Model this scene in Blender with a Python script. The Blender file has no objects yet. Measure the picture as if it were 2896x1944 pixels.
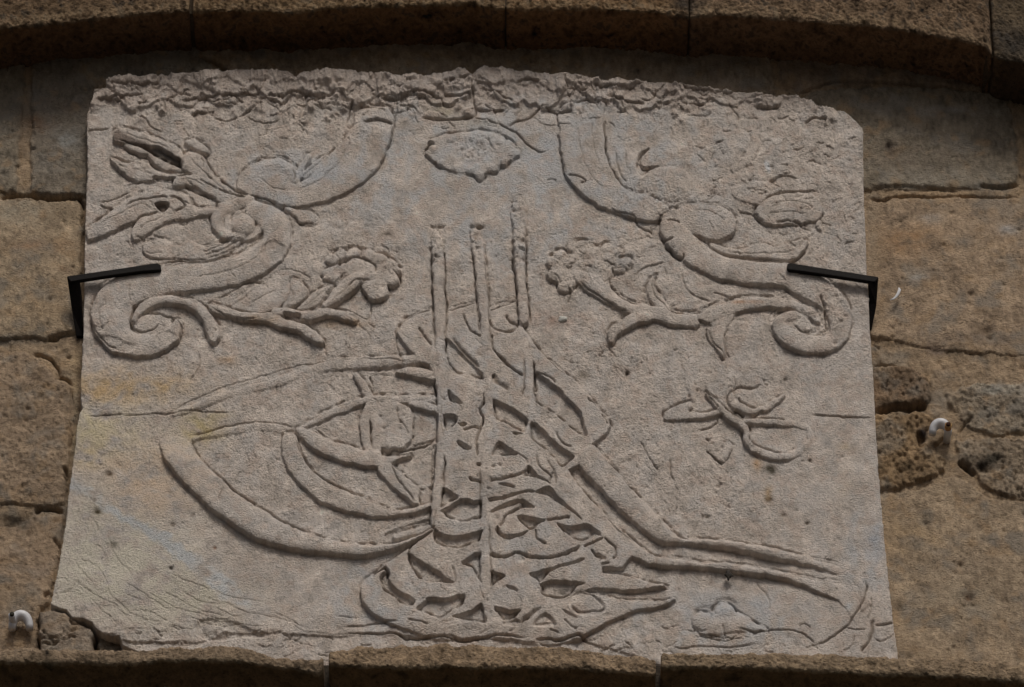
import bpy, math
import numpy as np
from mathutils import Vector

# ------------------------------------------------------------ camera, light
SC = bpy.context.scene
TH = math.radians(35.0); DIST = 10.5; ZC = 7.62
W, H_ = 2896.0, 1944.0
FOC = 200.0 / 36.0 * W
cam = bpy.data.objects.new("camera", bpy.data.cameras.new("camera"))
SC.collection.objects.link(cam)
CAM = (0.0, -DIST * math.cos(TH), ZC - DIST * math.sin(TH))
cam.location = CAM
cam.rotation_euler = (math.radians(90) + TH, 0, 0)
cam.data.sensor_width = 36.0; cam.data.lens = 200.0
cam.data.clip_start = 0.1; cam.data.clip_end = 500.0
SC.camera = cam

SUN_EL, SUN_AZ = 51.0, 14.0          # azimuth: degrees towards -x seen from the wall
world = bpy.data.worlds.new("World"); SC.world = world; world.use_nodes = True
wn = world.node_tree; wn.nodes.clear()
sky = wn.nodes.new("ShaderNodeTexSky"); sky.sky_type = 'NISHITA'; sky.sun_disc = False
sky.sun_elevation = math.radians(SUN_EL); sky.sun_rotation = math.radians(180 - SUN_AZ)
sky.air_density = 1.0; sky.dust_density = 6.0; sky.ozone_density = 1.0
bg = wn.nodes.new("ShaderNodeBackground"); bg.inputs[1].default_value = 0.05
wo = wn.nodes.new("ShaderNodeOutputWorld")
wn.links.new(sky.outputs[0], bg.inputs[0]); wn.links.new(bg.outputs[0], wo.inputs[0])
sl = bpy.data.lights.new("sun", 'SUN'); sl.energy = 1.5; sl.angle = math.radians(18); sl.color = (1.0, 0.95, 0.88)
so = bpy.data.objects.new("sun", sl); SC.collection.objects.link(so)
e_, a_ = math.radians(SUN_EL), math.radians(SUN_AZ)
sdir = Vector((math.sin(a_) * math.cos(e_), -math.cos(a_) * math.cos(e_), math.sin(e_)))
so.rotation_euler = sdir.to_track_quat('Z', 'Y').to_euler(); so.location = (-3, -6, 14)
SC.view_settings.view_transform = 'Standard'; SC.view_settings.look = 'None'
SC.view_settings.gamma = 1.0; SC.view_settings.exposure = -0.08

# ------------------------------------------------------------ projection helpers
cT, sT = math.cos(TH), math.sin(TH)
def project(x, y, z):
    dx, dy, dz = x - CAM[0], y - CAM[1], z - CAM[2]
    d = dy * cT + dz * sT
    up = -dy * sT + dz * cT
    return W / 2 + FOC * dx / d, H_ / 2 - FOC * up / d
def unproj(u, v, y=0.0):
    u = np.asarray(u, float); v = np.asarray(v, float)
    a = (u - W / 2) / FOC; b = -(v - H_ / 2) / FOC
    ry = cT - b * sT; rz = sT + b * cT
    t = (y - CAM[1]) / ry
    return CAM[0] + a * t, CAM[2] + rz * t
KPX = sT * FOC / DIST / 1000.0        # picture shift of 1 mm of relief

TILES = dict(A=(0, 0, 2.336), B=(950, 0, 2.336), C=(1896, 0, 2.336), D=(0, 600, 2.336), E=(950, 600, 2.336),
             F=(1896, 600, 2.336), G=(0, 1274, 2.336), H=(950, 1274, 2.336), I=(1896, 1274, 2.336),
             a=(1200, 1270, 3.8933), b=(1000, 1480, 3.8933), c=(1500, 1480, 3.8933), d=(1000, 1000, 3.8933),
             e=(1350, 1000, 3.8933), f=(1850, 1000, 3.8933), g=(230, 330, 3.8933), h=(600, 640, 3.8933),
             i=(1500, 640, 3.8933), j=(1850, 400, 3.8933), s=(0, 0, 1.0))
def T(t, pts):
    ox, oy, k = TILES[t]
    out = []
    for p in pts:
        q = [ox + p[0] / k, oy + p[1] / k]
        if len(p) > 2: q.append(p[2] / k)
        out.append(q)
    return np.array(out, float)

def catmull(p, closed, n=4):
    if len(p) < 3: return p
    if closed: P = np.vstack([p[-1:], p, p[:2]])
    else: P = np.vstack([2 * p[:1] - p[1:2], p, 2 * p[-1:] - p[-2:-1]])
    out = []
    for i in range(1, len(P) - 2):
        a, b, c, d = P[i - 1], P[i], P[i + 1], P[i + 2]
        for k in range(n):
            t = k / n
            out.append(0.5 * (2 * b + (c - a) * t + (2 * a - 5 * b + 4 * c - d) * t * t + (3 * b - a - 3 * c + d) * t ** 3))
    if not closed: out.append(P[-2])
    return np.array(out)

RNG = np.random.default_rng(7)
def noise(shape, dx, lmin, lmax, beta=1.0, sx=1.0, sz=1.0, seed=0, rot=0.0):
    """band limited random field, wavelengths in mm, rms 1; sx/sz stretch"""
    r = np.random.default_rng(seed)
    n0, n1 = shape[0] + 64, shape[1] + 64
    f0 = np.fft.fftfreq(n0, dx)[:, None]; f1 = np.fft.rfftfreq(n1, dx)[None, :]
    c, s = math.cos(rot), math.sin(rot)
    fx = (f1 * c + f0 * s) * sx; fz = (-f1 * s + f0 * c) * sz
    fr = np.sqrt(fx * fx + fz * fz); fr[0, 0] = 1e9
    amp = fr ** (-beta) * np.exp(-(fr * lmin) ** 2) * (1 - np.exp(-(fr * lmax) ** 2))
    sp = np.fft.rfft2(r.standard_normal((n0, n1))) * amp
    o = np.fft.irfft2(sp, s=(n0, n1))[:shape[0], :shape[1]]
    return ((o - o.mean()) / (o.std() + 1e-12)).astype(np.float32)
def sstep(t):
    t = np.clip(t, 0, 1); return t * t * (3 - 2 * t)

# ------------------------------------------------------------ height field class
class Field:
    def __init__(s, x0, x1, z0, z1, dx, base, seed):
        s.dx = dx; s.base = base; s.hs = 1.0
        s.xs = np.arange(x0, x1, dx); s.zs = np.arange(z1, z0, -dx)
        s.X, s.Z = np.meshgrid(s.xs, s.zs)
        s.U, s.V = project(s.X, -base, s.Z)
        s.shape = s.X.shape; mm = dx * 1000
        s.H = np.zeros(s.shape, np.float32)
        s.L = np.zeros(s.shape, np.int16); s.names = ['']
        s.mm = mm
        s.Uw = s.U + 0.5 * noise(s.shape, mm, 7, 40, 0.9, seed=seed + 1) + 0.9 * noise(s.shape, mm, 20, 80, 0.5, seed=seed + 2)
        s.Vw = s.V + 0.5 * noise(s.shape, mm, 7, 40, 0.9, seed=seed + 3) + 0.9 * noise(s.shape, mm, 20, 80, 0.5, seed=seed + 4)
        s.col = np.zeros(s.shape + (3,), np.float32); s.D = np.zeros(s.shape, np.float32)
    def win(s, lo, hi, pad):
        # u depends mostly on column, v on row
        um = s.U[s.shape[0] // 2]; vm = s.V[:, s.shape[1] // 2]
        pad2 = pad + 60
        j = np.where((um > lo[0] - pad2) & (um < hi[0] + pad2))[0]; i = np.where((vm > lo[1] - pad) & (vm < hi[1] + pad + 30))[0]
        if len(i) == 0 or len(j) == 0: return None
        return slice(i[0], i[-1] + 1), slice(j[0], j[-1] + 1)
    def lab(s, name):
        if name not in s.names: s.names.append(name)
        return s.names.index(name)
    def uv(s, w, hshift, warp=1.0):
        u = s.U[w] + (s.Uw[w] - s.U[w]) * warp
        v = s.V[w] + (s.Vw[w] - s.V[w]) * warp - KPX * hshift
        return u, v
    def sd_poly(s, p, w, hs, warp=1.0):
        u, v = s.uv(w, hs, warp)
        d2 = np.full(u.shape, 1e9); ins = np.zeros(u.shape, bool)
        n = len(p)
        for k in range(n):
            ax, ay = p[k][:2]; bx, by = p[(k + 1) % n][:2]
            ex, ey = bx - ax, by - ay; L = ex * ex + ey * ey + 1e-9
            t = np.clip(((u - ax) * ex + (v - ay) * ey) / L, 0, 1)
            q = (u - ax - t * ex) ** 2 + (v - ay - t * ey) ** 2
            d2 = np.minimum(d2, q)
            if abs(ey) > 1e-9:
                c = ((ay > v) != (by > v)) & (u < ex * (v - ay) / ey + ax)
                ins ^= c
        d = np.sqrt(d2); return np.where(ins, -d, d)
    def sd_stroke(s, p, w, hs, warp=1.0):
        u, v = s.uv(w, hs, warp)
        best = np.full(u.shape, 1e9); rr = np.ones(u.shape)
        for k in range(len(p) - 1):
            ax, ay = p[k][:2]; bx, by = p[k + 1][:2]
            r0 = p[k][2] / 2 if len(p[k]) > 2 else 0; r1 = p[k + 1][2] / 2 if len(p[k]) > 2 else 0
            ex, ey = bx - ax, by - ay; L = ex * ex + ey * ey + 1e-9
            t = np.clip(((u - ax) * ex + (v - ay) * ey) / L, 0, 1)
            r = r0 + (r1 - r0) * t
            q = np.sqrt((u - ax - t * ex) ** 2 + (v - ay - t * ey) ** 2) - r
            m = q < best; best = np.where(m, q, best); rr = np.where(m, r, rr)
        return best, rr
    def _apply(s, w, sd, R, h, e, rnd, name, mode, hfn=None, base=0.0, sd0=None):
        h = h * s.hs; base = base * s.hs
        if hfn is not None:
            hf0 = hfn; hfn = lambda a, b: hf0(a, b) * s.hs
        edge = sstep(-sd / e + 0.5)
        t = np.clip(-sd / R, 0, 1)
        prof = edge * ((1 - rnd) + rnd * np.sqrt(1 - (1 - t) ** 2))
        hh = h if hfn is None else hfn(s.U[w], s.V[w])
        cur = s.H[w]
        if mode == 'max':
            new = base * edge + hh * prof
            if s.hs < 1:
                tr = s.tn[w] * (1.6 * np.exp(-((sd - 3.6) / 2.6) ** 2) + 3.6 * np.exp(-((sd0 - 2.4) / 2.0) ** 2)) * sstep((hh - 2.5) / 4.0) * (cur < hh * 0.6) * (sd > 0.5)
                cur = cur - tr.astype(np.float32); s.H[w] = cur
            m = (new > cur) & (edge > 0.15)
            s.H[w] = np.where(m, new, cur)
            if name:
                k = s.lab(name); s.L[w] = np.where(m & (edge > 0.3), k, s.L[w])
        elif mode == 'add':
            s.H[w] = cur + hh * prof
            if name:
                k = s.lab(name); s.L[w] = np.where(edge > 0.3, k, s.L[w])
        elif mode == 'cut':               # towards level hh
            tr = s.tn[w] * (1.2 * np.exp(-((sd + 5.0) / 2.6) ** 2) + 5.0 * np.exp(-((sd0 + 2.6) / 2.0) ** 2)) * (sd < -2.5) if s.hs < 1 else 0
            s.H[w] = np.where(cur > hh, cur + (hh - cur) * prof - tr, cur)
            if name is not None:
                k = s.lab(name); s.L[w] = np.where(edge > 0.9, k, s.L[w])
    def poly(s, t, pts, h, name=None, e=2.8, rnd=0.3, R=14, mode='max', top=None, smooth=True, hfn=None, warp=1.0, n=4, base=0.0):
        p = T(t, pts)
        if smooth: p = catmull(p, True, n)
        w = s.win(p.min(0), p.max(0), 12 + e)
        if w is None: return
        hs = (h if top is None else top) * s.hs
        sd0 = s.sd_poly(p, w, 0.0, warp) if (s.hs < 1 and mode != 'add') else None
        s._apply(w, s.sd_poly(p, w, hs, warp), R, h, e, rnd, name, mode, hfn, base, sd0)
    def stroke(s, t, pts, h, name=None, e=2.8, rnd=0.55, mode='max', top=None, hfn=None, warp=1.0, base=0.0):
        p = catmull(T(t, pts), False)
        pad = p[:, 2].max() / 2 + 10
        w = s.win(p.min(0), p.max(0), pad)
        if w is None: return
        sd, rr = s.sd_stroke(p, w, (h if top is None else top) * s.hs, warp)
        sd0 = s.sd_stroke(p, w, 0.0, warp)[0] if (s.hs < 1 and mode != 'add') else None
        s._apply(w, sd, np.maximum(rr, 1), h, e, rnd, name, mode, hfn, base, sd0)
    def cut(s, t, pts, level=0.0, top=12, e=3.0, smooth=True, lab='', n=3, rnd=0.0, R=14):
        s.poly(t, pts, level, lab, e=e, rnd=rnd, R=R, mode='cut', top=top, smooth=smooth, n=n)
    def crack(s, t, pts, w=2.2, d=4.0, top=0.0, step=0.0, reach=30, wob=1.0, smooth=True):
        """V groove; step > 0 raises the side on the right of travel"""
        p = T(t, pts)[:, :2]
        if smooth: p = catmull(p, False, 5)
        wd = s.win(p.min(0), p.max(0), max(reach if step else 0, 12))
        if wd is None: return
        w = w * (0.85 if s.hs < 1 else 1); d = d * s.hs; step = step * s.hs
        u, v = s.uv(wd, top * s.hs, wob)
        best = np.full(u.shape, 1e9); sg = np.zeros(u.shape); al = np.zeros(u.shape)
        n = len(p) - 1
        for k in range(n):
            ax, ay = p[k]; bx, by = p[k + 1]
            ex, ey = bx - ax, by - ay; L = ex * ex + ey * ey + 1e-9
            t_ = ((u - ax) * ex + (v - ay) * ey) / L; tc = np.clip(t_, 0, 1)
            q = np.sqrt((u - ax - tc * ex) ** 2 + (v - ay - tc * ey) ** 2)
            m = q < best; best = np.where(m, q, best)
            if step: sg = np.where(m, np.sign(ex * (v - ay) - ey * (u - ax)), sg)
            al = np.where(m, (k + tc) / n, al)
        fade = sstep(al / 0.12) * sstep((1 - al) / 0.12)
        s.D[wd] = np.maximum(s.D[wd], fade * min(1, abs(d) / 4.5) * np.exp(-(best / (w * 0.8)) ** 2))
        s.H[wd] -= (1.2 * d * fade * np.exp(-(best / w) ** 2)).astype(np.float32)
        if step:
            s.H[wd] += (step * fade * (sg > 0) * sstep(best / 2.0) * sstep(1 - best / reach)).astype(np.float32)
    def dimple(s, u0, v0, r, d, k=1.0):
        w = s.win(np.array([u0, v0]), np.array([u0, v0]), 3 * r + 4)
        if w is None: return
        q = ((s.Uw[w] - u0) ** 2 + ((s.Vw[w] - v0) * 1.25) ** 2) / r ** 2
        s.H[w] -= (d * s.hs * np.exp(-q ** k)).astype(np.float32)
    def tint(s, u0, v0, ru, rv, c, a, sharp=1.0, rot=0.0):
        du, dv = s.U - u0, s.V - v0
        cc, ss = math.cos(rot), math.sin(rot)
        q = ((du * cc + dv * ss) / ru) ** 2 + ((-du * ss + dv * cc) / rv) ** 2
        k = (a * np.exp(-q ** sharp) * np.clip(0.9 + 0.45 * s.cn, 0, 2))[..., None].clip(0, 1)
        s.col += (np.array(c, np.float32) - s.col) * k
    def wander(s, u, v, ang, length, w, d, rg, top=0.0, turn=0.35):
        n = max(3, int(length / 9)); pts = [(u, v)]
        a = ang
        for k in range(n):
            a = ang + (a - ang) * 0.6 + rg.normal(0, turn)
            pts.append((pts[-1][0] + 9 * math.cos(a), pts[-1][1] + 9 * math.sin(a)))
        s.crack('s', pts, w, d, top=top, smooth=False)

# ------------------------------------------------------------ mesh making
def new_obj(name, me, parent=None, loc=None):
    o = bpy.data.objects.new(name, me); SC.collection.objects.link(o)
    if parent is not None: o.parent = parent
    if loc is not None: o.location = loc
    return o
def mesh_np(name, co, quads, mat, col=None, smooth=True, tris=None):
    me = bpy.data.meshes.new(name)
    nq = len(quads); nt = 0 if tris is None else len(tris)
    me.vertices.add(len(co)); me.vertices.foreach_set('co', np.ascontiguousarray(co, np.float32).ravel())
    loops = np.asarray(quads, np.int32).ravel()
    if nt: loops = np.concatenate([loops, np.asarray(tris, np.int32).ravel()])
    me.loops.add(len(loops)); me.loops.foreach_set('vertex_index', loops)
    me.polygons.add(nq + nt)
    st = np.arange(nq) * 4
    if nt: st = np.concatenate([st, nq * 4 + np.arange(nt) * 3])
    me.polygons.foreach_set('loop_start', st.astype(np.int32))
    me.update(calc_edges=True)
    if smooth: me.polygons.foreach_set('use_smooth', np.ones(nq + nt, bool))
    if col is not None:
        at = me.color_attributes.new('Col', 'FLOAT_COLOR', 'POINT')
        c4 = np.ones((len(co), 4), np.float32); c4[:, :3] = col
        at.data.foreach_set('color', c4.ravel())
    me.materials.append(mat); me.validate()
    return me
def sub_mesh(fld, fmask, name, mat, origin, yoff=0.0):
    """fmask: boolean (rows-1, cols-1) of the faces kept"""
    r, c = np.where(fmask)
    if len(r) == 0: return None
    nc = fld.shape[1]
    q = np.stack([r * nc + c, (r + 1) * nc + c, (r + 1) * nc + c + 1, r * nc + c + 1], 1)
    ids, inv = np.unique(q, return_inverse=True)
    q = inv.reshape(q.shape)
    co = np.stack([fld.X.ravel()[ids], -(fld.base + fld.H.ravel()[ids] / 1000.0), fld.Z.ravel()[ids]], 1) - np.array(origin)
    return mesh_np(name, co, q, mat, fld.col.reshape(-1, 3)[ids])

def tag(o, label=None, cat=None, group=None, kind=None):
    if label: o['label'] = label
    if cat: o['category'] = cat
    if group: o['group'] = group
    if kind: o['kind'] = kind
def empty(name, loc):
    o = bpy.data.objects.new(name, None); SC.collection.objects.link(o); o.location = loc
    o.empty_display_size = 0.05
    return o

# ------------------------------------------------------------ materials
def stone_mat(name, grain=900.0, gamp=0.18, bump=0.35, bdist=0.0012, coarse=220.0, speck=(0.05, 0.04, 0.03), speck_a=0.35, rough=0.92, aniso=(1, 1, 1), pits=0.5):
    m = bpy.data.materials.new(name); m.use_nodes = True
    nt = m.node_tree; N = nt.nodes; L = nt.links
    b = N['Principled BSDF']; b.inputs['Roughness'].default_value = rough
    b.inputs['Specular IOR Level'].default_value = 0.2
    tc = N.new('ShaderNodeTexCoord'); mp = N.new('ShaderNodeMapping'); mp.inputs['Scale'].default_value = aniso
    L.new(tc.outputs['Object'], mp.inputs[0])
    at = N.new('ShaderNodeAttribute'); at.attribute_name = 'Col'
    def nz(sc, det, ro=0.6):
        n = N.new('ShaderNodeTexNoise'); n.inputs['Scale'].default_value = sc; n.inputs['Detail'].default_value = det
        n.inputs['Roughness'].default_value = ro; L.new(mp.outputs[0], n.inputs[0]); return n
    def math_(op, a, bb=None, v=None):
        q = N.new('ShaderNodeMath'); q.operation = op
        if hasattr(a, 'name') or True: L.new(a, q.inputs[0])
        if bb is not None: L.new(bb, q.inputs[1])
        if v is not None: q.inputs[1].default_value = v
        return q.outputs[0]
    n1 = nz(grain, 3); n2 = nz(coarse, 5, 0.65); n3 = nz(28, 5, 0.6)
    v = math_('MULTIPLY', n1.outputs[0], v=gamp * 2)
    v2 = math_('MULTIPLY', n2.outputs[0], v=gamp * 1.8)
    v3 = math_('MULTIPLY', n3.outputs[0], v=gamp * 1.4)
    s_ = math_('ADD', v, v2); s_ = math_('ADD', s_, v3); s_ = math_('ADD', s_, v=1 - gamp * 2.6)
    mul = N.new('ShaderNodeVectorMath'); mul.operation = 'SCALE'
    L.new(at.outputs['Color'], mul.inputs[0]); L.new(s_, mul.inputs['Scale'])
    # dark specks and pits
    n4 = nz(coarse * 1.6, 3, 0.5)
    rp = N.new('ShaderNodeValToRGB'); rp.color_ramp.elements[0].position = 0.30; rp.color_ramp.elements[0].color = (1, 1, 1, 1)
    rp.color_ramp.elements[1].position = 0.40; rp.color_ramp.elements[1].color = (0, 0, 0, 1)
    L.new(n4.outputs[0], rp.inputs[0])
    sa = math_('MULTIPLY', rp.outputs[0], v=speck_a)
    mx = N.new('ShaderNodeMix'); mx.data_type = 'RGBA'
    L.new(sa, mx.inputs['Factor']); L.new(mul.outputs[0], mx.inputs['A']); mx.inputs['B'].default_value = speck + (1,)
    L.new(mx.outputs['Result'], b.inputs['Base Color'])
    # bump
    h1 = math_('MULTIPLY', n1.outputs[0], v=0.55); h2 = math_('MULTIPLY', n2.outputs[0], v=1.3)
    h = math_('ADD', h1, h2)
    hp = math_('MULTIPLY', rp.outputs[0], v=-pits); h = math_('ADD', h, hp)
    bp = N.new('ShaderNodeBump'); bp.inputs['Strength'].default_value = bump; bp.inputs['Distance'].default_value = bdist
    L.new(h, bp.inputs['Height']); L.new(bp.outputs[0], b.inputs['Normal'])
    return m
M_MARBLE = stone_mat('weathered_marble', 640, 0.15, 1.0, 0.0040, 330, speck_a=0.25, speck=(0.13, 0.10, 0.075), aniso=(0.75, 1, 1.15), pits=0.6)
M_WALL = stone_mat('sandstone', 560, 0.26, 1.0, 0.0032, 260, speck_a=0.45, speck=(0.055, 0.038, 0.024), aniso=(0.75, 1, 1.3), pits=0.7)
M_EDGE = stone_mat('rough_sandstone', 460, 0.32, 1.0, 0.0034, 190, speck_a=0.6, speck=(0.035, 0.026, 0.018), aniso=(0.7, 1, 1.3), pits=0.8)
def simple_mat(name, c, rough=0.5, bump=0.3, sc=300, dist=0.0005, metallic=0.0, c2=None, spec=0.4, sss=0.0):
    m = bpy.data.materials.new(name); m.use_nodes = True
    N = m.node_tree.nodes; L = m.node_tree.links; b = N['Principled BSDF']
    b.inputs['Roughness'].default_value = rough; b.inputs['Metallic'].default_value = metallic
    b.inputs['Specular IOR Level'].default_value = spec
    tc = N.new('ShaderNodeTexCoord'); n = N.new('ShaderNodeTexNoise'); n.inputs['Scale'].default_value = sc; n.inputs['Detail'].default_value = 5
    L.new(tc.outputs['Object'], n.inputs[0])
    r = N.new('ShaderNodeValToRGB'); r.color_ramp.elements[0].position = 0.35; r.color_ramp.elements[1].position = 0.7
    r.color_ramp.elements[0].color = tuple(c) + (1,); r.color_ramp.elements[1].color = tuple(c2 or c) + (1,)
    L.new(n.outputs[0], r.inputs[0]); L.new(r.outputs[0], b.inputs['Base Color'])
    bp = N.new('ShaderNodeBump'); bp.inputs['Strength'].default_value = bump; bp.inputs['Distance'].default_value = dist
    L.new(n.outputs[0], bp.inputs['Height']); L.new(bp.outputs[0], b.inputs['Normal'])
    return m
M_IRON = simple_mat('black_iron', (0.003, 0.0025, 0.0025), 0.6, 0.6, 250, 0.0008, 0.0, (0.010, 0.007, 0.006), 0.12)
M_WHITE = simple_mat('white_plastic', (0.62, 0.63, 0.66), 0.4, 0.1, 120, 0.0003, 0, (0.72, 0.73, 0.76), 0.4)
M_RUST = simple_mat('rusty_nail', (0.03, 0.012, 0.008), 0.8, 0.5, 500, 0.0005, 0, (0.07, 0.025, 0.012), 0.2)
M_RSTAIN = simple_mat('rust_stained_plastic', (0.34, 0.15, 0.04), 0.5, 0.1, 200, 0.0003, 0, (0.60, 0.42, 0.20), 0.3)
M_DARKNAIL = simple_mat('dark_nail', (0.02, 0.02, 0.015), 0.7, 0.5, 500, 0.0005, 0, (0.05, 0.045, 0.03), 0.2)
M_CHALK = simple_mat('white_filler', (0.50, 0.50, 0.46), 0.9, 0.6, 400, 0.001, 0, (0.66, 0.66, 0.62), 0.1)
M_DEBRIS = simple_mat('dark_debris', (0.03, 0.027, 0.024), 0.8, 0.6, 400, 0.001, 0, (0.09, 0.08, 0.07), 0.2)

# ============================================================ THE PLAQUE
PB = 0.034                               # front of the slab before the wall plane, m
x0, z1 = unproj(110, 170, -PB); x1, z0 = unproj(2600, 1960, -PB)
xa, _ = unproj(110, 1960, -PB); xb, _ = unproj(2600, 170, -PB)
F = Field(min(x0, xa), max(x1, xb), z0, z1, 0.00148, PB, 11)
F.hs = 0.70
F.tn = np.clip(0.8 + 0.5 * noise(F.shape, F.mm, 10, 60, 1.0, seed=29), 0.1, 2.0)
mm = F.mm
BIG = noise(F.shape, mm, 60, 500, 1.0, seed=21)
MID = noise(F.shape, mm, 12, 60, 1.0, seed=22)
FIN = noise(F.shape, mm, 4.0, 14, 0.4, sx=0.8, sz=1.2, seed=23)
HOR = noise(F.shape, mm, 5, 40, 0.9, sx=0.45, sz=1.5, seed=24)
F.cn = noise(F.shape, mm, 14, 120, 1.1, seed=25)
U, V = F.U, F.V
def zone(u0, v0, ru, rv, p=2.0):
    return np.exp(-(((U - u0) / ru) ** 2 + ((V - v0) / rv) ** 2) ** p)
smoothz = np.clip(zone(1350, 480, 330, 200) + zone(2380, 1420, 220, 420) + zone(400, 1540, 260, 200) + 0.8 * zone(900, 1680, 300, 130) + 0.8 * zone(2150, 1720, 300, 110), 0, 1)
rgh = 1 - 0.72 * smoothz
F.H += 1.5 * BIG + 0.42 * MID * rgh + 0.20 * FIN * rgh + 0.30 * HOR * rgh
SIDE = rgh

# ---- scrolls, left (names: part or part/sub-part)
SL = 'left scroll'
F.poly('s', [(1115,342),(1098,407),(1074,466),(1023,514),(950,556),(900,572),(842,583),(800,578),(742,562),(702,554),(672,530),(672,500),(690,478),(720,458),(760,448),(800,458),(825,480),(832,508),(850,512),(880,490),(925,440),(965,400),(1000,350),(1010,310),(1090,300)], 13, 'scroll_left/upper_scroll', rnd=0.45, R=34)
F.stroke('s', [(720,590,54),(768,618,74),(786,660,80),(766,705,80),(710,745,80),(640,768,78),(560,780,76),(480,786,80),(410,800,88),(345,825,100),(318,865,112),(314,905,106),(332,945,86),(380,970,66),(440,968,58),(488,940,44),(503,912,26)], 17, 'scroll_left/lower_scroll', rnd=0.5)
F.stroke('s', [(705,563,34),(667,574,34),(631,594,36),(614,620,36),(624,650,30),(651,666,26),(687,662,24)], 14, 'scroll_left/lower_scroll', rnd=0.6)
F.poly('s', [(640,600),(700,580),(750,610),(745,650),(700,680),(640,660)], 9, 'scroll_left/lower_scroll', rnd=0.2, e=6)
F.poly('s', [(662,612),(690,598),(716,610),(722,636),(700,662),(674,662),(655,640)], 21, 'scroll_left/knob', rnd=0.8, R=30, e=5)
F.poly('s', [(374,905),(400,890),(440,888),(480,900),(488,925),(450,950),(400,945),(378,930)], 9, 'scroll_left/lower_scroll', rnd=0.5, R=30)
F.crack('D', [(868,725),(890,770),(950,792),(1010,775),(1050,735)], 2.4, 6, top=9)
F.crack('D', [(1060,665),(1140,680),(1190,740),(1205,780)], 2.4, 5, top=9)
F.crack('D', [(600,700),(620,770),(680,860),(780,930)], 2.2, 4)
F.poly('D', [(610,700),(700,690),(725,730),(680,770),(620,760)], 4, 'scroll_left/lower_scroll', mode='add', e=3)
F.crack('D', [(860,470),(850,540),(865,580)], 2, 3, top=14); F.crack('D', [(650,640),(700,600),(690,570)], 2, 3, top=14)
F.poly('D', [(1720,240),(1800,190),(1880,230),(1850,300),(1760,330)], -5, None, mode='add', e=8, top=14)
F.poly('D', [(650,820),(760,830),(840,870),(900,880),(860,930),(760,915),(690,870)], -4, None, mode='add', e=6, top=12)
F.poly('D', [(1050,800),(1130,790),(1160,830),(1080,890),(1030,870)], -4, None, mode='add', e=6, top=12)
F.stroke('s', [(712,500,30),(735,480,44),(775,466,52),(815,480,46),(832,505,34)], 15, 'scroll_left/upper_scroll', rnd=0.8, e=5)
F.crack('A', [(1560,1230),(1590,1150),(1690,1080),(1850,1045),(1930,1080)], 2.6, 5, top=3)
F.crack('A', [(1940,1110),(1955,1170),(1945,1200)], 3, 6, top=8)
# feathered leaf between the scroll and its volute
F.poly('D', [(940,210),(1010,190),(1080,180),(1190,225),(1240,178),(1330,222),(1430,212),(1520,185),(1600,150),(1560,230),(1420,310),(1250,320),(1000,300)], 6.5, 'scroll_left/leaf', rnd=0.3, e=3)
for q in ([(1340,262),(1450,225),(1560,170)], [(1350,285),(1470,245),(1580,185)], [(1330,232),(1450,210),(1520,180)], [(1360,305),(1480,270),(1590,205)]):
    F.crack('D', q, 2.2, 3.5, top=6)
F.crack('D', [(960,255),(1010,275),(1080,262)], 2.2, 3, top=5)
F.crack('D', [(1000,305),(1200,308),(1380,312)], 2.2, 4, top=8)
# curved stem and branch, left
F.stroke('D', [(885,705,40),(925,640,60),(1000,592,60),(1100,566,56),(1200,585,54),(1295,620,60),(1350,665,66),(1385,725,84),(1412,790,90),(1415,832,46)], 15, 'flower_branch_left/stem', rnd=0.5)
F.stroke('h', [(0,885,90),(150,935,100),(330,975,90),(520,985,95),(640,1000,120),(760,1045,110),(900,1085,105),(1000,1120,110),(1100,1190,115),(1210,1265,50)], 15, 'flower_branch_left/branch', rnd=0.4)
F.stroke('h', [(700,930,110),(850,935,80),(980,965,95),(1120,965,100),(1250,935,90),(1400,960,90),(1500,1000,80),(1580,1040,40)], 17, 'flower_branch_left/branch', rnd=0.4)
F.cut('h', [(785,950),(850,955),(960,965),(970,1020),(820,1015),(790,985)], 2, top=14)
F.poly('h', [(770,880),(850,740),(865,600),(950,590),(1050,690),(1040,760),(960,830),(850,895)], 12, 'flower_branch_left/leaf', rnd=0.5, R=20)
F.poly('h', [(930,900),(1050,780),(1160,700),(1300,640),(1350,640),(1280,750),(1200,830),(1050,905)], 8, 'flower_branch_left/leaf', rnd=0.5, R=20)
F.poly('h', [(200,885),(400,690),(560,625),(740,560),(860,640),(840,760),(760,860),(560,950),(350,920)], 6, 'flower_branch_left/leaf', rnd=0.4, R=30)
F.crack('h', [(190,880),(330,800),(440,700)], 2, 3, top=5); F.crack('h', [(30,820),(200,740),(330,660),(450,625),(620,650)], 2.4, 4)
F.crack('h', [(720,495),(850,490),(980,530),(1080,590),(1060,660)], 2.6, 3); F.crack('h', [(0,905),(90,975),(200,1020),(350,1035),(500,1030)], 2.4, 4, top=4)
F.crack('h', [(250,905),(400,935),(545,955)], 2.2, 4, top=8)
F.poly('h', [(1215,560),(1260,470),(1320,410),(1450,400),(1500,330),(1480,240),(1600,250),(1750,250),(1850,290),(1950,330),(2050,400),(2000,460),(2060,560),(2030,630),(1930,650),(1950,720),(1900,790),(1750,805),(1700,740),(1640,640),(1500,700),(1350,640)], 8, 'flower_branch_left/flower', rnd=0.4, R=20, e=4)
F.poly('h', [(1390,470),(1500,380),(1650,360),(1780,440),(1810,540),(1700,620),(1500,600)], 12, 'flower_branch_left/flower', rnd=0.5, R=26)
F.poly('h', [(1215,560),(1290,440),(1400,420),(1380,500),(1430,560),(1370,620),(1260,590)], 13, 'flower_branch_left/flower', rnd=0.6, R=16)
F.poly('h', [(1660,640),(1780,580),(1900,590),(1940,690),(1900,780),(1740,800),(1690,720)], 13, 'flower_branch_left/flower', rnd=0.4, R=20)
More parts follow.
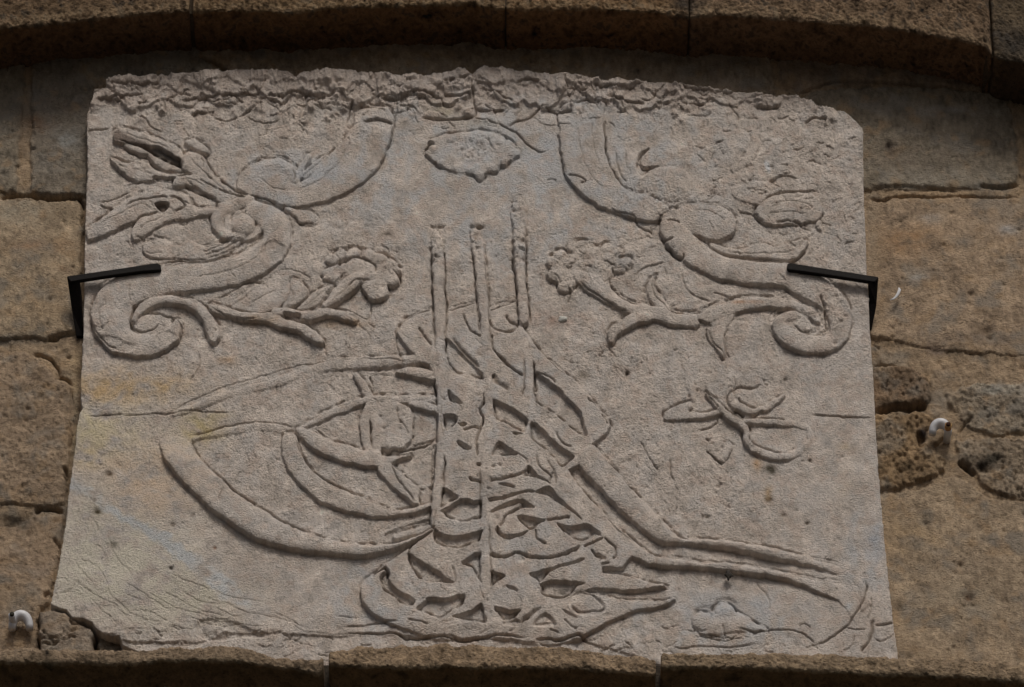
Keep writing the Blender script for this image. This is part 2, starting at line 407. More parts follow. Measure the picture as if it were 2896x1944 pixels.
F.poly('h', [(1920,600),(1960,500),(2030,520),(2060,590),(2000,640)], 11, 'flower_branch_left/flower', rnd=0.5, R=14)
for q in [(1320,350,130),(1420,300,120),(1560,300,150),(1720,320,150),(1850,350,130),(1960,420,130),(2020,480,110),(1990,590,120),(1280,500,120)]:
    F.stroke('h', [(q[0] - 34, q[1] + 10, q[2] * .7), (q[0], q[1], q[2]), (q[0] + 34, q[1] - 4, q[2] * .7)], 12, 'flower_branch_left/flower', rnd=0.75)
F.dimple(600+1890/3.893, 640+690/3.893, 6, 6)
F.stroke('h', [(1240,870,60),(1330,790,120),(1430,690,150),(1530,605,170),(1610,545,120)], 19, 'flower_branch_left/bud', rnd=0.5)
F.crack('h', [(1450,410),(1500,360),(1590,340),(1700,370),(1790,430),(1810,520)], 3, 6, top=9)
F.crack('h', [(1280,300),(1340,265),(1440,270)], 2.4, 3); F.crack('h', [(1850,180),(1940,250),(1940,320),(2040,380)], 2.4, 4, top=2)
F.crack('h', [(1980,480),(2060,560)], 2.2, 4, top=4); F.crack('h', [(1480,680),(1600,600),(1760,590)], 2.2, 4, top=10)
F.crack('h', [(1450,910),(1560,960),(1680,1030),(1720,1000),(1775,830)], 2.2, 3.5)
F.crack('h', [(1570,1070),(1680,1140),(1750,1230)], 2.2, 2.5); F.crack('h', [(1215,1290),(1250,1370),(1275,1470)], 2.2, 4)
F.crack('h', [(1760,830),(1750,950),(1720,1050),(1790,1135)], 2.2, 4)
# leaves, upper left
LV = 'scroll_left/leaf'
F.poly('g', [(350,160),(450,110),(700,180),(900,250),(1080,330),(1120,450),(1105,500),(820,330),(760,320),(600,290),(380,270)], 13, LV, rnd=0.4, R=22)
F.cut('g', [(430,265),(600,310),(780,330),(830,330),(1110,475),(1105,560),(900,475),(740,385),(560,300)], -3, top=10)
F.poly('g', [(470,320),(620,400),(720,420),(850,545),(1000,595),(1130,585),(900,480),(700,360),(540,300)], 8, LV, rnd=0.5, R=16)
F.crack('g', [(480,345),(560,395),(640,430),(720,445),(790,530),(860,585)], 2.6, 6, top=6)
F.poly('g', [(320,440),(420,470),(560,500),(650,470),(780,540),(840,590),(1000,620),(1150,605),(1040,670),(1030,695),(820,665),(800,690),(640,710),(540,670),(420,580)], 11, LV, rnd=0.5, R=22)
F.cut('g', [(800,650),(900,665),(1035,665),(1030,700),(800,690)], 1, top=9)
for q in [(500,500,8,7),(620,530,9,7),(560,570,8,5),(680,600,8,4),(440,480,6,5)]: F.dimple(230+q[0]/3.893, 330+q[1]/3.893, q[2], q[3])
F.crack('g', [(310,440),(400,480),(520,500),(600,500),(640,470)], 2.4, 5, top=8)
F.poly('g', [(1110,420),(1200,370),(1330,420),(1400,530),(1500,680),(1700,820),(1840,875),(1570,940),(1420,870),(1250,765),(1020,750),(1050,650),(1220,625),(1110,570)], 14, LV, rnd=0.4, R=24)
F.crack('g', [(1490,790),(1600,830),(1700,870),(1830,880)], 3.0, 7, top=10); F.crack('g', [(1520,680),(1620,740),(1720,810),(1850,870)], 2.4, 6, top=8)
F.crack('g', [(1300,680),(1410,750),(1500,790)], 2.4, 4, top=12)
F.poly('g', [(1130,270),(1250,240),(1390,340),(1385,410),(1250,350)], 10, LV, rnd=0.6, R=14)
F.poly('g', [(60,1230),(250,1090),(370,1000),(560,880),(750,820),(1000,815),(1150,860),(1250,990),(1400,1000),(1500,990),(1510,940),(1640,925),(1480,1060),(1290,1085),(1220,1120),(980,1140),(840,1210),(700,1310),(590,1350),(550,1280),(580,1150),(420,1215),(110,1345)], 13, LV, rnd=0.45, R=24)
F.cut('g', [(810,965),(900,945),(970,960),(960,1010),(920,1050),(860,1040)], -2, top=10)
F.crack('g', [(470,985),(640,915),(850,882),(960,890)], 2.6, 6, top=12); F.crack('g', [(950,875),(1040,885),(1110,935),(1135,975),(1100,1015),(1010,1040)], 3.2, 8, top=12)
F.crack('g', [(545,1200),(640,1110),(760,1070),(860,1055)], 3.2, 7, top=12); F.crack('g', [(1210,880),(1260,960),(1290,990)], 2.4, 5, top=6)
F.crack('g', [(190,940),(320,925),(430,880),(520,830)], 3.0, 5, top=3, step=3); F.crack('g', [(200,965),(260,1000),(345,1015),(230,1090),(110,1170)], 3.0, 5, top=4)
F.crack('g', [(1120,760),(1240,830),(1400,880),(1500,935)], 3.5, 5, top=4)
F.crack('g', [(460,780),(560,740),(700,735)], 2.5, 3, step=2)
for q in ([(2400,820),(2260,960),(2120,1180)],): pass
F.stroke('A', [(2035,1030,40),(1990,1110,40),(1960,1180,34)], 7, 'scroll_left/leaf', rnd=0.6)
F.stroke('A', [(2210,1000,24),(2100,1100,30),(2010,1170,26)], 8, 'scroll_left/leaf', rnd=0.6)
F.stroke('A', [(2150,1030,22),(2070,1090,26),(1985,1160,22)], 7, 'scroll_left/leaf', rnd=0.6)
F.poly('A', [(1880,1365),(1990,1385),(2085,1410),(2095,1470),(2000,1482),(1930,1430)], 7, 'scroll_left/leaf', rnd=0.5)
F.crack('A', [(1890,1390),(1950,1450),(1990,1485),(2090,1475)], 2.5, 5, top=3)
F.crack('A', [(1640,1295),(1740,1310),(1830,1345)], 2.4, 5, top=9)
F.dimple(790, 485, 14, 3); F.dimple(800, 500, 10, 2)
# ---- right scroll
F.poly('s', [(1581,355),(1586,428),(1601,492),(1635,535),(1678,569),(1720,591),(1793,612),(1850,625),(1895,600),(1865,565),(1820,545),(1790,540),(1763,526),(1733,484),(1712,428),(1708,330),(1700,290),(1590,300)], 10, 'scroll_right/upper_scroll', rnd=0.4, R=30)
F.crack('B', [(1770,770),(1775,880),(1785,1010),(1830,1130),(1910,1230),(1980,1270),(2040,1250)], 2.8, 6, top=8)
F.crack('B', [(1850,990),(1860,1080),(1890,1160),(1930,1200)], 2.6, 4, top=2); F.crack('B', [(1920,980),(1915,1060),(1950,1160)], 2.2, 3)
F.cut('B', [(2070,975),(2010,1010),(1985,1070),(1990,1130),(2030,1160),(2080,1120),(2140,1100),(2080,1095),(2030,1100),(2015,1050)], -9, top=0)
F.poly('B', [(2060,1160),(2140,1105),(2260,1110),(2336,1160),(2330,1290),(2200,1320),(2080,1260)], 5, 'scroll_right/upper_scroll', e=8, rnd=0.7, R=40)
F.crack('B', [(1475,835),(1480,950),(1500,1080),(1530,1160)], 2.2, 3, top=4)
F.crack('B', [(1530,1155),(1590,1160),(1650,1190),(1610,1215)], 2.6, 6, top=9); F.crack('B', [(1800,1380),(1880,1410),(1970,1430),(1990,1480),(2060,1520),(2115,1530)], 2.4, 5, top=3)
F.stroke('C', [(545,870,50),(560,950,56),(510,1050,60),(420,1115,50)], 6, 'scroll_right/leaf', rnd=0.7)
F.stroke('j', [(210,800,150),(190,900,260),(260,1040,290),(400,1180,280),(570,1300,270),(800,1390,260),(1100,1430,250),(1400,1450,250),(1560,1500,250)], 17, 'scroll_right/lower_scroll', rnd=0.5)
F.stroke('F', [(760,400,150),(850,450,170),(960,500,180),(1050,565,170),(1115,650,150),(1125,740,140),(1090,830,125),(1000,865,115),(870,855,120),(770,805,120),(720,735,100),(760,690,80),(830,680,60)], 16, 'scroll_right/lower_scroll', rnd=0.5)
F.poly('F', [(720,680),(820,650),(900,680),(940,760),(900,800),(800,800),(730,760)], 10, 'scroll_right/lower_scroll', rnd=0.5, R=30)
F.crack('F', [(940,770),(900,790),(850,780),(810,740)], 2.4, 5, top=9); F.crack('F', [(985,545),(1010,620),(1025,700),(1030,780)], 3.0, 8, top=11)
F.crack('F', [(645,770),(690,840),(760,890)], 2.2, 3); F.crack('F', [(700,640),(650,690),(650,740)], 2.0, 3)
F.poly('F', [(1070,560),(1150,600),(1180,720),(1170,800),(1080,880),(1060,800),(1110,700)], -3.5, None, mode='add', e=10, top=14)
for q in [(1130,740,7,6),(1095,575,5,6),(1085,880,8,5),(880,480,6,5),(1150,700,5,4)]: F.dimple(1896+q[0]/2.336, 600+q[1]/2.336, q[2], q[3])
F.poly('j', [(250,730),(500,670),(700,690),(840,760),(895,880),(870,1000),(760,1065),(640,1080),(500,1030),(300,960)], 15, 'scroll_right/lower_scroll', rnd=0.6, R=60)
F.cut('j', [(490,1020),(600,1070),(720,1080),(860,1010),(880,1040),(760,1110),(640,1100),(560,1110)], 1, top=12)
F.poly('j', [(620,1110),(800,1165),(960,1175),(1080,1135),(1160,1120),(1230,1118),(1340,1155),(1440,1115),(1560,1088),(1690,1085),(1650,1200),(1480,1310),(1000,1280),(760,1240),(640,1180)], 7, LV.replace('left', 'right'), rnd=0.3, e=3)
F.crack('j', [(620,1150),(700,1200),(780,1240),(1000,1270),(1250,1290),(1470,1305)], 2.6, 6, top=9)
F.poly('j', [(1130,710),(1250,620),(1400,570),(1640,565),(1800,610),(1850,750),(1800,850),(1600,890),(1300,905),(1200,880),(1100,790)], 8, LV.replace('left', 'right'), rnd=0.6, R=50, e=4)
F.crack('j', [(1020,690),(1080,650)], 2.4, 4); F.crack('j', [(1140,710),(1250,615),(1400,570),(1500,550),(1640,545),(1820,550)], 2.8, 5, top=3)
F.crack('j', [(940,770),(1030,785),(1110,800),(1150,860),(1220,890)], 2.8, 5, top=3); F.crack('j', [(1310,900),(1450,880),(1590,895),(1620,930),(1730,985)], 2.8, 5, top=4)
F.cut('j', [(1265,445),(1310,395),(1400,365),(1490,375),(1580,408),(1480,395),(1400,395),(1340,430),(1300,465)], -9, top=0)
F.crack('j', [(1280,450),(1340,480),(1390,505)], 2.6, 6); F.crack('j', [(590,640),(640,580),(680,530)], 3, 4, top=2, step=-3)
F.poly('j', [(900,480),(1100,440),(1270,450),(1400,520),(1270,590),(1130,690),(950,640),(850,560)], 5, 'scroll_right/leaf', rnd=0.7, R=50, e=5)
F.crack('j', [(550,680),(700,680),(800,720),(880,790)], 2.2, 3, top=8); F.crack('j', [(0,960),(60,860),(150,780),(260,720)], 2.2, 4, top=4)
F.crack('j', [(130,870),(230,870),(290,895)], 2.6, 5, top=14); F.crack('j', [(60,1060),(130,1085),(210,1060)], 3, 6, top=12)
F.crack('j', [(90,1130),(180,1190),(220,1250),(310,1290),(330,1240)], 3.0, 7, top=11)
F.poly('j', [(1780,880),(1830,870),(1850,960),(1820,980),(1790,940)], 5, 'scroll_right/leaf', rnd=0.4); F.crack('j', [(1840,880),(1950,925)], 3, 5)
F.crack('j', [(1500,1320),(1580,1290),(1680,1200)], 3, 5, top=2); F.crack('j', [(2080,1140),(2130,1110),(2210,1105)], 3, 4)
# right stem, branch, flower
F.stroke('F', [(975,720,30),(930,670,60),(870,630,66),(790,605,66),(700,595,62),(600,590,70),(500,600,86),(400,625,96),(300,665,90),(200,695,76),(80,710,70),(0,710,66)], 13, 'flower_branch_right/stem', rnd=0.5)
F.stroke('i', [(1800,1025,150),(1600,1010,150),(1430,960,150),(1260,915,140),(1100,895,130),(980,830,120),(850,745,160),(720,650,200),(600,570,180),(500,530,80)], 13, 'flower_branch_right/branch', rnd=0.5)
F.stroke('i', [(1480,930,120),(1390,800,110),(1325,690,100),(1340,600,60),(1380,545,24)], 10, 'flower_branch_right/branch', rnd=0.5)
F.stroke('i', [(1300,970,130),(1150,1000,130),(1020,1080,120),(920,1150,120),(890,1240,80)], 14, 'flower_branch_right/branch', rnd=0.5)
F.stroke('F', [(390,640,110),(325,725,120),(300,800,110),(325,870,70),(350,950,16)], 10, 'flower_branch_right/branch', rnd=0.5)
F.poly('i', [(180,440),(240,310),(330,250),(450,290),(470,150),(560,140),(700,230),(850,170),(950,240),(1000,330),(1100,360),(1090,480),(930,470),(900,560),(700,640),(560,600),(440,710),(340,660),(300,570),(210,530)], 7, 'flower_branch_right/flower', rnd=0.4, R=22, e=5)
F.poly('i', [(480,400),(600,340),(760,350),(850,420),(900,500),(780,540),(600,500)], 10, 'flower_branch_right/flower', rnd=0.6, R=30, e=5)
F.poly('i', [(230,560),(300,480),(420,480),(530,600),(430,700),(330,640)], 9, 'flower_branch_right/flower', rnd=0.6, R=20, e=4)
for q in [(250,380,130),(320,310,120),(470,220,120),(560,190,110),(700,270,110),(850,240,130),(950,290,110),(1050,400,130),(990,460,100),(250,520,120),(380,640,140),(620,300,140),(420,400,120),(860,340,120)]:
    F.stroke('i', [(q[0] - 30, q[1] + 8, q[2] * .7), (q[0], q[1], q[2]), (q[0] + 30, q[1] - 8, q[2] * .7)], 10.5, 'flower_branch_right/flower', rnd=0.75)
F.crack('i', [(180,430),(200,510),(300,570),(330,660)], 2.2, 3, top=3); F.crack('i', [(410,440),(480,410),(490,350)], 2.8, 4, top=7)
F.crack('i', [(830,380),(870,410),(930,420),(940,460),(1000,470)], 2.4, 4, top=4); F.crack('i', [(880,570),(890,660),(980,780),(1060,830),(1200,865)], 3.0, 6, top=4)
F.crack('i', [(430,690),(435,760),(415,840)], 2.8, 5); F.crack('i', [(540,620),(620,710),(780,800),(900,870),(1000,930),(1080,965)], 2.8, 5, top=2)
F.crack('i', [(1490,400),(1350,430),(1230,480),(1150,560)], 2.6, 3, step=2); F.crack('i', [(1660,500),(1690,620),(1740,720),(1830,790),(2040,860)], 2.6, 4, step=-2)
F.crack('i', [(2000,740),(2100,770),(2200,790),(2336,775)], 2.6, 4); F.crack('i', [(1350,600),(1340,680),(1400,790),(1480,870),(1580,945),(1750,970),(1960,935)], 2.4, 4, top=8)
F.crack('i', [(1960,1130),(1990,1260),(2060,1340),(2130,1410),(2120,1480)], 2.4, 4, top=2); F.crack('i', [(2140,1150),(2130,1260),(2150,1350),(2200,1450)], 2.4, 4, top=6)
F.crack('i', [(820,1310),(900,1390),(970,1450)], 2.4, 3)
F.cut('i', [(1850,1035),(1990,1075),(1960,1110),(1870,1085)], 2, top=10)
for q in [(1250,730,7,5),(1270,815,7,5),(1330,880,6,4),(1600,1365,5,4)]: F.dimple(1500+q[0]/3.893, 640+q[1]/3.893, q[2], q[3])
# ---- top rosette
F.poly('B', [(590,1010),(650,950),(610,925),(750,880),(900,870),(1050,880),(1160,940),(1220,1010),(1165,1060),(1085,1090),(1065,1130),(1000,1140),(950,1195),(900,1150),(820,1140),(760,1130),(700,1100)], 8, 'rosette', rnd=0.3, R=18, e=4)
for q in [(650,985,60),(700,1070,50),(790,1105,52),(890,1120,50),(950,1150,46),(1030,1100,50),(1110,1060,52),(1165,1010,50),(1090,940,50),(760,920,50)]:
    F.stroke('B', [(q[0] - 8, q[1], q[2]), (q[0], q[1] - 3, q[2] * 1.25), (q[0] + 8, q[1] - 6, q[2])], 11.5, 'rosette', rnd=0.8)
F.poly('B', [(760,930),(900,900),(1000,920),(1020,1020),(960,1080),(860,1090),(780,1040)], -2.5, None, mode='add', e=16, top=6)
F.crack('B', [(1000,920),(1020,960),(1045,1000)], 3, 4, top=5)
# ---- small mound, lower right
F.poly('I', [(145,1095),(200,1050),(270,1065),(300,1015),(380,1005),(440,1060),(560,1140),(640,1190),(420,1190),(250,1215),(160,1160)], 8, 'mound', rnd=0.8, R=42, e=5)
F.poly('I', [(290,1060),(330,1015),(390,1015),(430,1060),(400,1100),(330,1110)], 10.5, 'mound', rnd=0.8, R=26, e=5)
F.poly('I', [(150,1110),(190,1065),(240,1065),(270,1100),(250,1170),(180,1170)], 10, 'mound', rnd=0.8, R=26, e=5)
F.crack('I', [(150,1100),(200,1030),(280,1045),(310,990),(390,985),(460,1050)], 6, 3)

# ---- the calligraphy
CB = 'calligraphy/letter_block'
hf = lambda U, V: 16 - 0 * U
F.stroke('s', [(1180,1017,30),(1100,1022,34),(1010,1026,32),(940,1030,30),(860,1050,28),(760,1085,24),(640,1115,22),(550,1150,20),(490,1170,10)], 6, 'calligraphy/outer_loop', rnd=0.85, e=6, hfn=lambda U, V: 4.0 + 8 * sstep((U - 850) / 330))
F.crack('D', [(1120,1330),(1250,1250),(1450,1165),(1700,1085),(2000,1008),(2336,972)], 2.0, 3.5, top=1)
F.crack('E', [(0,970),(150,975),(330,978),(500,992)], 2.2, 4, top=3)
F.poly('s', [(452,1240),(462,1285),(484,1321),(518,1364),(569,1415),(612,1449),(668,1488),(728,1522),(813,1548),(903,1562),(1000,1571),(1041,1569),(1100,1556),(1154,1537),(1231,1497),(1229,1492),(1150,1525),(1087,1540),(1000,1537),(900,1517),(813,1484),(749,1445),(685,1407),(625,1355),(574,1308),(545,1262),(525,1235),(490,1225)], 15, 'calligraphy/outer_loop', rnd=0.45, R=20, hfn=lambda U, V: 20 * sstep((V - 1225) / 110) + 1.5, n=3)
F.crack('s', [(574,1300),(640,1362),(700,1412),(760,1450),(820,1478),(880,1505)], 3, 4, top=6)
# second loop
F.stroke('E', [(640,1235,60),(500,1230,56),(350,1228,60),(200,1235,46),(60,1285,60),(-60,1335,50),(-160,1385,40),(-260,1440,24)], 9, 'calligraphy/inner_loop', rnd=0.6)
F.stroke('D', [(1960,1445,50),(1850,1425,60),(1700,1415,60),(1500,1445,50),(1280,1495,30)], 4.5, 'calligraphy/inner_loop', rnd=0.9, e=7)
F.crack('D', [(1960,1430),(1850,1402),(1700,1386),(1500,1412),(1380,1450),(1250,1470)], 2.6, 4, top=1)
F.crack('D', [(1970,1420),(2100,1345),(2230,1290),(2336,1258)], 2.2, 3, top=3)
F.poly('s', [(800,1230),(797,1275),(812,1320),(840,1358),(890,1405),(945,1432),(1000,1448),(1060,1461),(1120,1456),(1175,1448),(1215,1433),(1215,1426),(1140,1440),(1090,1436),(1040,1412),(975,1385),(930,1368),(890,1335),(862,1300),(845,1262),(838,1225)], 13, 'calligraphy/inner_loop', rnd=0.35, R=16, n=3)
F.crack('s', [(838,1240),(850,1275),(880,1318),(930,1355),(975,1378),(1030,1400)], 2.2, 5, top=11)
F.poly('s', [(838,1212),(875,1212),(925,1240),(1000,1262),(1030,1270),(1075,1275),(1080,1300),(1070,1316),(1010,1312),(960,1300),(900,1275),(860,1245)], 14, 'calligraphy/inner_loop', rnd=0.35, R=16, n=3)
F.poly('s', [(1066,1305),(1113,1306),(1140,1342),(1184,1378),(1186,1425),(1174,1424),(1134,1396),(1100,1368),(1070,1331)], 13, 'calligraphy/inner_loop', rnd=0.3, smooth=False)
F.crack('s', [(1108,1312),(1118,1345),(1150,1385),(1176,1420)], 2.6, 5, top=12)
F.poly('s', [(1060,1285),(1110,1290),(1165,1284),(1110,1308),(1075,1312)], 11, 'calligraphy/inner_loop', rnd=0.3)
# left lens flank: thin band joining above (d tile)
F.stroke('d', [(20,230,60),(90,330,80),(150,420,80),(200,520,90)], 9, 'calligraphy/inner_loop', rnd=0.5)
F.stroke('d', [(180,560,110),(120,760,110),(140,950,90),(180,1100,90),(180,1180,80)], 8, 'calligraphy/inner_loop', rnd=0.5)
F.poly('d', [(190,560),(330,520),(520,540),(640,620),(655,850),(600,990),(450,1075),(330,1040),(220,1000),(190,820)], 9, 'calligraphy/tassel', rnd=0.4, R=16)
F.poly('d', [(370,700),(480,680),(520,860),(500,1030),(420,1060),(330,1000),(340,860)], 13, 'calligraphy/tassel', rnd=0.6, R=16)
F.poly('d', [(210,720),(320,720),(330,840),(290,920),(210,920)], 12, 'calligraphy/tassel', rnd=0.6, R=14)
for q in [(300,715,5,6),(330,840,6,6),(510,770,5,7),(510,850,5,5),(480,640,4,4),(560,700,4,4)]: F.dimple(1000+q[0]/3.893, 1000+q[1]/3.893, q[2], q[3])
F.crack('d', [(480,560),(490,700),(560,800),(600,900)], 2.4, 4, top=8)
F.stroke('d', [(250,920,90),(250,1050,90),(240,1180,80)], 10, 'calligraphy/tassel', rnd=0.5)
F.crack('d', [(330,1090),(450,1070),(600,1045),(760,1010),(900,950)], 3, 8, top=5)
F.stroke('E', [(420,1060,60),(520,1050,70),(640,1080,70)], 12, 'calligraphy/letter_block', rnd=0.5)
F.stroke('E', [(500,1262,50),(600,1280,60),(690,1310,60)], 12, 'calligraphy/letter_block', rnd=0.5)

# big block
M1 = [(1121,938),(1143,904),(1181,883),(1224,872),(1267,874),(1348,853),(1382,870),(1464,844),(1474,908),(1500,960),(1530,995),(1575,1035),(1622,1071),(1660,1110),(1695,1152),(1722,1190),(1728,1203),(1715,1225),(1676,1257),
      (1655,1290),(1639,1317),(1609,1330),(1631,1368),(1678,1420),(1712,1454),(1763,1505),(1806,1539),(1840,1567),(1857,1575),(1900,1583),(1896,1600),(1832,1591),(1785,1575),(1759,1603),(1703,1606),(1703,1619),(1757,1626),(1847,1647),(1888,1657),(1854,1661),(1818,1667),(1783,1670),(1731,1666),(1680,1664),(1654,1669),(1667,1676),(1700,1683),(1744,1694),(1783,1698),(1834,1698),(1880,1697),(1911,1692),(1893,1706),(1872,1712),(1854,1720),(1808,1723),(1783,1730),(1757,1742),(1723,1757),(1680,1780),(1634,1805),
      (1584,1815),(1507,1817),(1400,1800),(1314,1803),(1240,1800),(1190,1792),(1150,1778),(1110,1765),(1064,1739),(1039,1719),(1023,1698),(1019,1660),(1031,1637),(1051,1624),(1098,1590),(1154,1549),(1185,1529),(1231,1498),
      (1222,1485),(1222,1420),(1230,1360),(1232,1290),(1238,1230),(1240,1170),(1238,1115),(1230,1065),(1212,1030),(1185,1024),(1160,990),(1138,964)]
def hM(U, V):
    return 13.5 - 5.5 * sstep((1010 - V) / 110) - 7.5 * sstep((V - 1765) / 45) * sstep((1650 - U) / 100) - 3 * sstep((U - 1560) / 120) * sstep((1180 - V) / 80)
F.poly('s', M1, 13.5, CB, rnd=0.22, R=14, smooth=False, hfn=hM, top=12)
# right sweeps
hR = lambda U, V: 20 - 15.5 * sstep((U - 2120) / 300)
F.poly('s', [(1633,1285),(1655,1262),(1676,1257),(1705,1285),(1748,1334),(1790,1385),(1845,1440),(1890,1488),(1926,1519),(1999,1524),(2067,1528),(2130,1538),(2196,1549),(2281,1570),(2335,1585),(2390,1605),(2430,1630),(2452,1665),(2450,1710),(2435,1720),(2432,1670),(2410,1634),(2345,1610),(2281,1592),(2217,1580),(2153,1568),(2076,1551),(1999,1543),(1950,1537),(1883,1534),(1857,1526),(1806,1488),(1742,1428),(1678,1360),(1639,1317)], 15, 'calligraphy/long_tail', rnd=0.5, R=22, hfn=hR, n=3)
F.poly('s', [(1860,1575),(1950,1584),(1982,1589),(2076,1593),(2153,1604),(2238,1621),(2303,1634),(2375,1646),(2410,1668),(2430,1700),(2425,1760),(2400,1730),(2370,1690),(2328,1674),(2298,1663),(2260,1646),(2170,1625),(2093,1616),(2054,1612),(1970,1605),(1896,1601),(1860,1597)], 15, 'calligraphy/long_tail', rnd=0.4, R=16, hfn=lambda U, V: 18 - 14 * sstep((U - 2150) / 280), n=3)
# two thin bars left of the first shaft
F.stroke('H', [(390,570,36),(480,545,38),(560,525,40),(640,495,36)], 7, 'calligraphy/inner_loop', rnd=0.5)
F.stroke('H', [(330,540,20),(450,490,26),(600,440,30)], 5, 'calligraphy/inner_loop', rnd=0.5)
F.stroke('H', [(450,400,36),(540,385,40),(640,350,30)], 9, 'calligraphy/inner_loop', rnd=0.5)
# openings
TP = 13
for t, pts in [
    ('a', [(180,410),(290,470),(370,520),(350,550),(270,590),(180,640),(165,550)]),
    ('a', [(190,680),(300,615),(420,540),(540,575),(640,565),(642,720),(560,775),(420,800),(260,755),(215,700)]),
    ('a', [(110,905),(200,940),(330,960),(480,945),(635,890),(640,980),(560,1030),(400,1080),(250,1080),(130,1030),(100,970)]),
    ('a', [(1150,180),(1280,300),(1385,375),(1270,325),(1200,310),(1090,290),(1130,240)]),
    ('a', [(810,385),(900,374),(1000,408),(980,430),(900,402)]),
    ('a', [(700,570),(720,545),(850,520),(1000,480),(1170,445),(1200,470),(1100,480),(900,540),(760,575)]),
    ('a', [(1220,472),(1310,430),(1390,415),(1480,520),(1600,640),(1730,770),(1620,690),(1450,575),(1350,510)]),
    ('a', [(730,698),(830,625),(960,572),(1050,562),(1130,575),(1205,635),(1120,642),(1050,650),(1065,605),(1000,612),(860,660)]),
    ('a', [(815,845),(840,910),(900,945),(1000,945),(1135,905),(1080,955),(950,990),(850,975),(780,900),(790,880)]),
    ('a', [(1030,728),(1150,742),(1250,762),(1340,780),(1250,820),(1200,880),(1150,890),(1090,830),(1050,790)]),
    ('a', [(1470,818),(1560,842),(1680,848),(1790,828),(1880,890),(1945,950),(1850,935),(1840,965),(1740,1010),(1640,980),(1540,910),(1480,850)]),
    ('a', [(415,1245),(640,1130),(650,1400),(640,1490),(585,1400),(520,1300)]),
    ('a', [(720,1348),(800,1365),(885,1383),(830,1440),(750,1505),(722,1500)]),
    ('a', [(1165,1370),(1400,1305),(1600,1240),(1750,1200),(1745,1225),(1500,1295),(1370,1355),(1280,1465),(1230,1420)]),
    ('a', [(1875,1150),(1940,1162),(2000,1198),(1900,1192)]),
    ('c', [(108,660),(240,632),(420,632),(600,652),(520,685),(480,740),(420,800),(310,825),(220,820),(120,775),(122,700)]),
    ('b', [(600,330),(650,355),(750,420),(900,510),(1050,620),(1100,652),(960,650),(800,640),(700,580),(620,480),(590,380)]),
    ('b', [(370,520),(375,590),(410,660),(490,735),(580,785),(665,820),(675,870),(630,908),(540,890),(430,800),(330,730),(300,660),(290,600)]),
    ('b', [(695,938),(760,880),(830,818),(1000,830),(1215,780),(1215,850),(1180,900),(970,1035),(850,1010),(760,970)]),
    ('b', [(1170,1000),(1290,960),(1410,885),(1440,1000),(1465,1075),(1400,1085),(1250,1065),(1090,1030)]),
    ('b', [(1550,915),(1700,955),(1850,950),(1760,1040),(1660,1068),(1600,1010)]),
    ('b', [(1685,688),(1750,698),(1808,750),(1720,722)]),
    ('e', [(160,500),(260,535),(400,615),(535,700),(548,760),(525,862),(450,840),(350,790),(290,750),(230,740),(190,690),(180,600)]),
    ('e', [(585,755),(700,815),(860,975),(960,1055),(1065,1128),(1020,1180),(935,1248),(850,1160),(770,1090),(740,1050),(620,960),(585,880)]),
    ('e', [(635,205),(760,285),(900,385),(1000,485),(1090,585),(1145,660),(1175,780),(1205,890),(1150,895),(1040,830),(880,690),(800,630),(650,535),(637,400)]),
    ('e', [(240,965),(330,1025),(440,1105),(350,1118),(190,1112),(165,1085)]),
    ('e', [(395,865),(450,872),(505,888),(430,888)]),
    ('d', [(1135,975),(1200,978),(1300,1040),(1230,1062),(1170,1030)]),
    ('d', [(1000,668),(1145,700),(1110,790),(1020,845),(1000,760)]),
    ('d', [(1150,765),(1220,750),(1255,775),(1200,795)]),
    ('d', [(1040,400),(1090,440),(1200,545),(1100,535),(1050,490)]),
    ('d', [(470,205),(560,222),(720,255),(895,305),(900,470),(780,462),(500,452),(245,445),(195,330),(160,230),(220,190)]),
    ('d', [(600,560),(700,600),(820,640),(925,660),(920,930),(760,1000),(600,1035),(560,1015),(630,940),(655,850),(662,720),(640,620)]),
    ('d', [(640,1110),(430,1195),(450,1230),(560,1345),(720,1470),(740,1500),(850,1480),(880,1390),(895,1200),(905,990)]),
    ]:
    lv = -1.0
    F.cut(t, pts, lv, top=TP, n=3)
F.cut('E', [(725,840),(735,980),(790,1060),(880,1085),(985,1105),(950,1050),(900,1000),(830,930),(770,870)], 3, top=10)
F.cut('E', [(1020,640),(1200,590),(1210,760),(1130,800),(1030,770)], 5, top=8, e=6)
F.cut('b', [(1965,1120),(2110,985),(2235,1108),(2100,1132)], 6, top=TP, e=5)
F.cut('b', [(1840,1090),(1900,1010),(2065,925),(1990,990),(1930,1050)], 5, top=TP, e=6)
F.cut('c', [(360,945),(520,1040),(430,1010)], 7, top=TP, e=4)
F.cut('c', [(480,760),(600,740),(760,830),(820,950),(700,1000),(520,1000),(430,900),(420,830)], 8.5, top=TP, e=8)
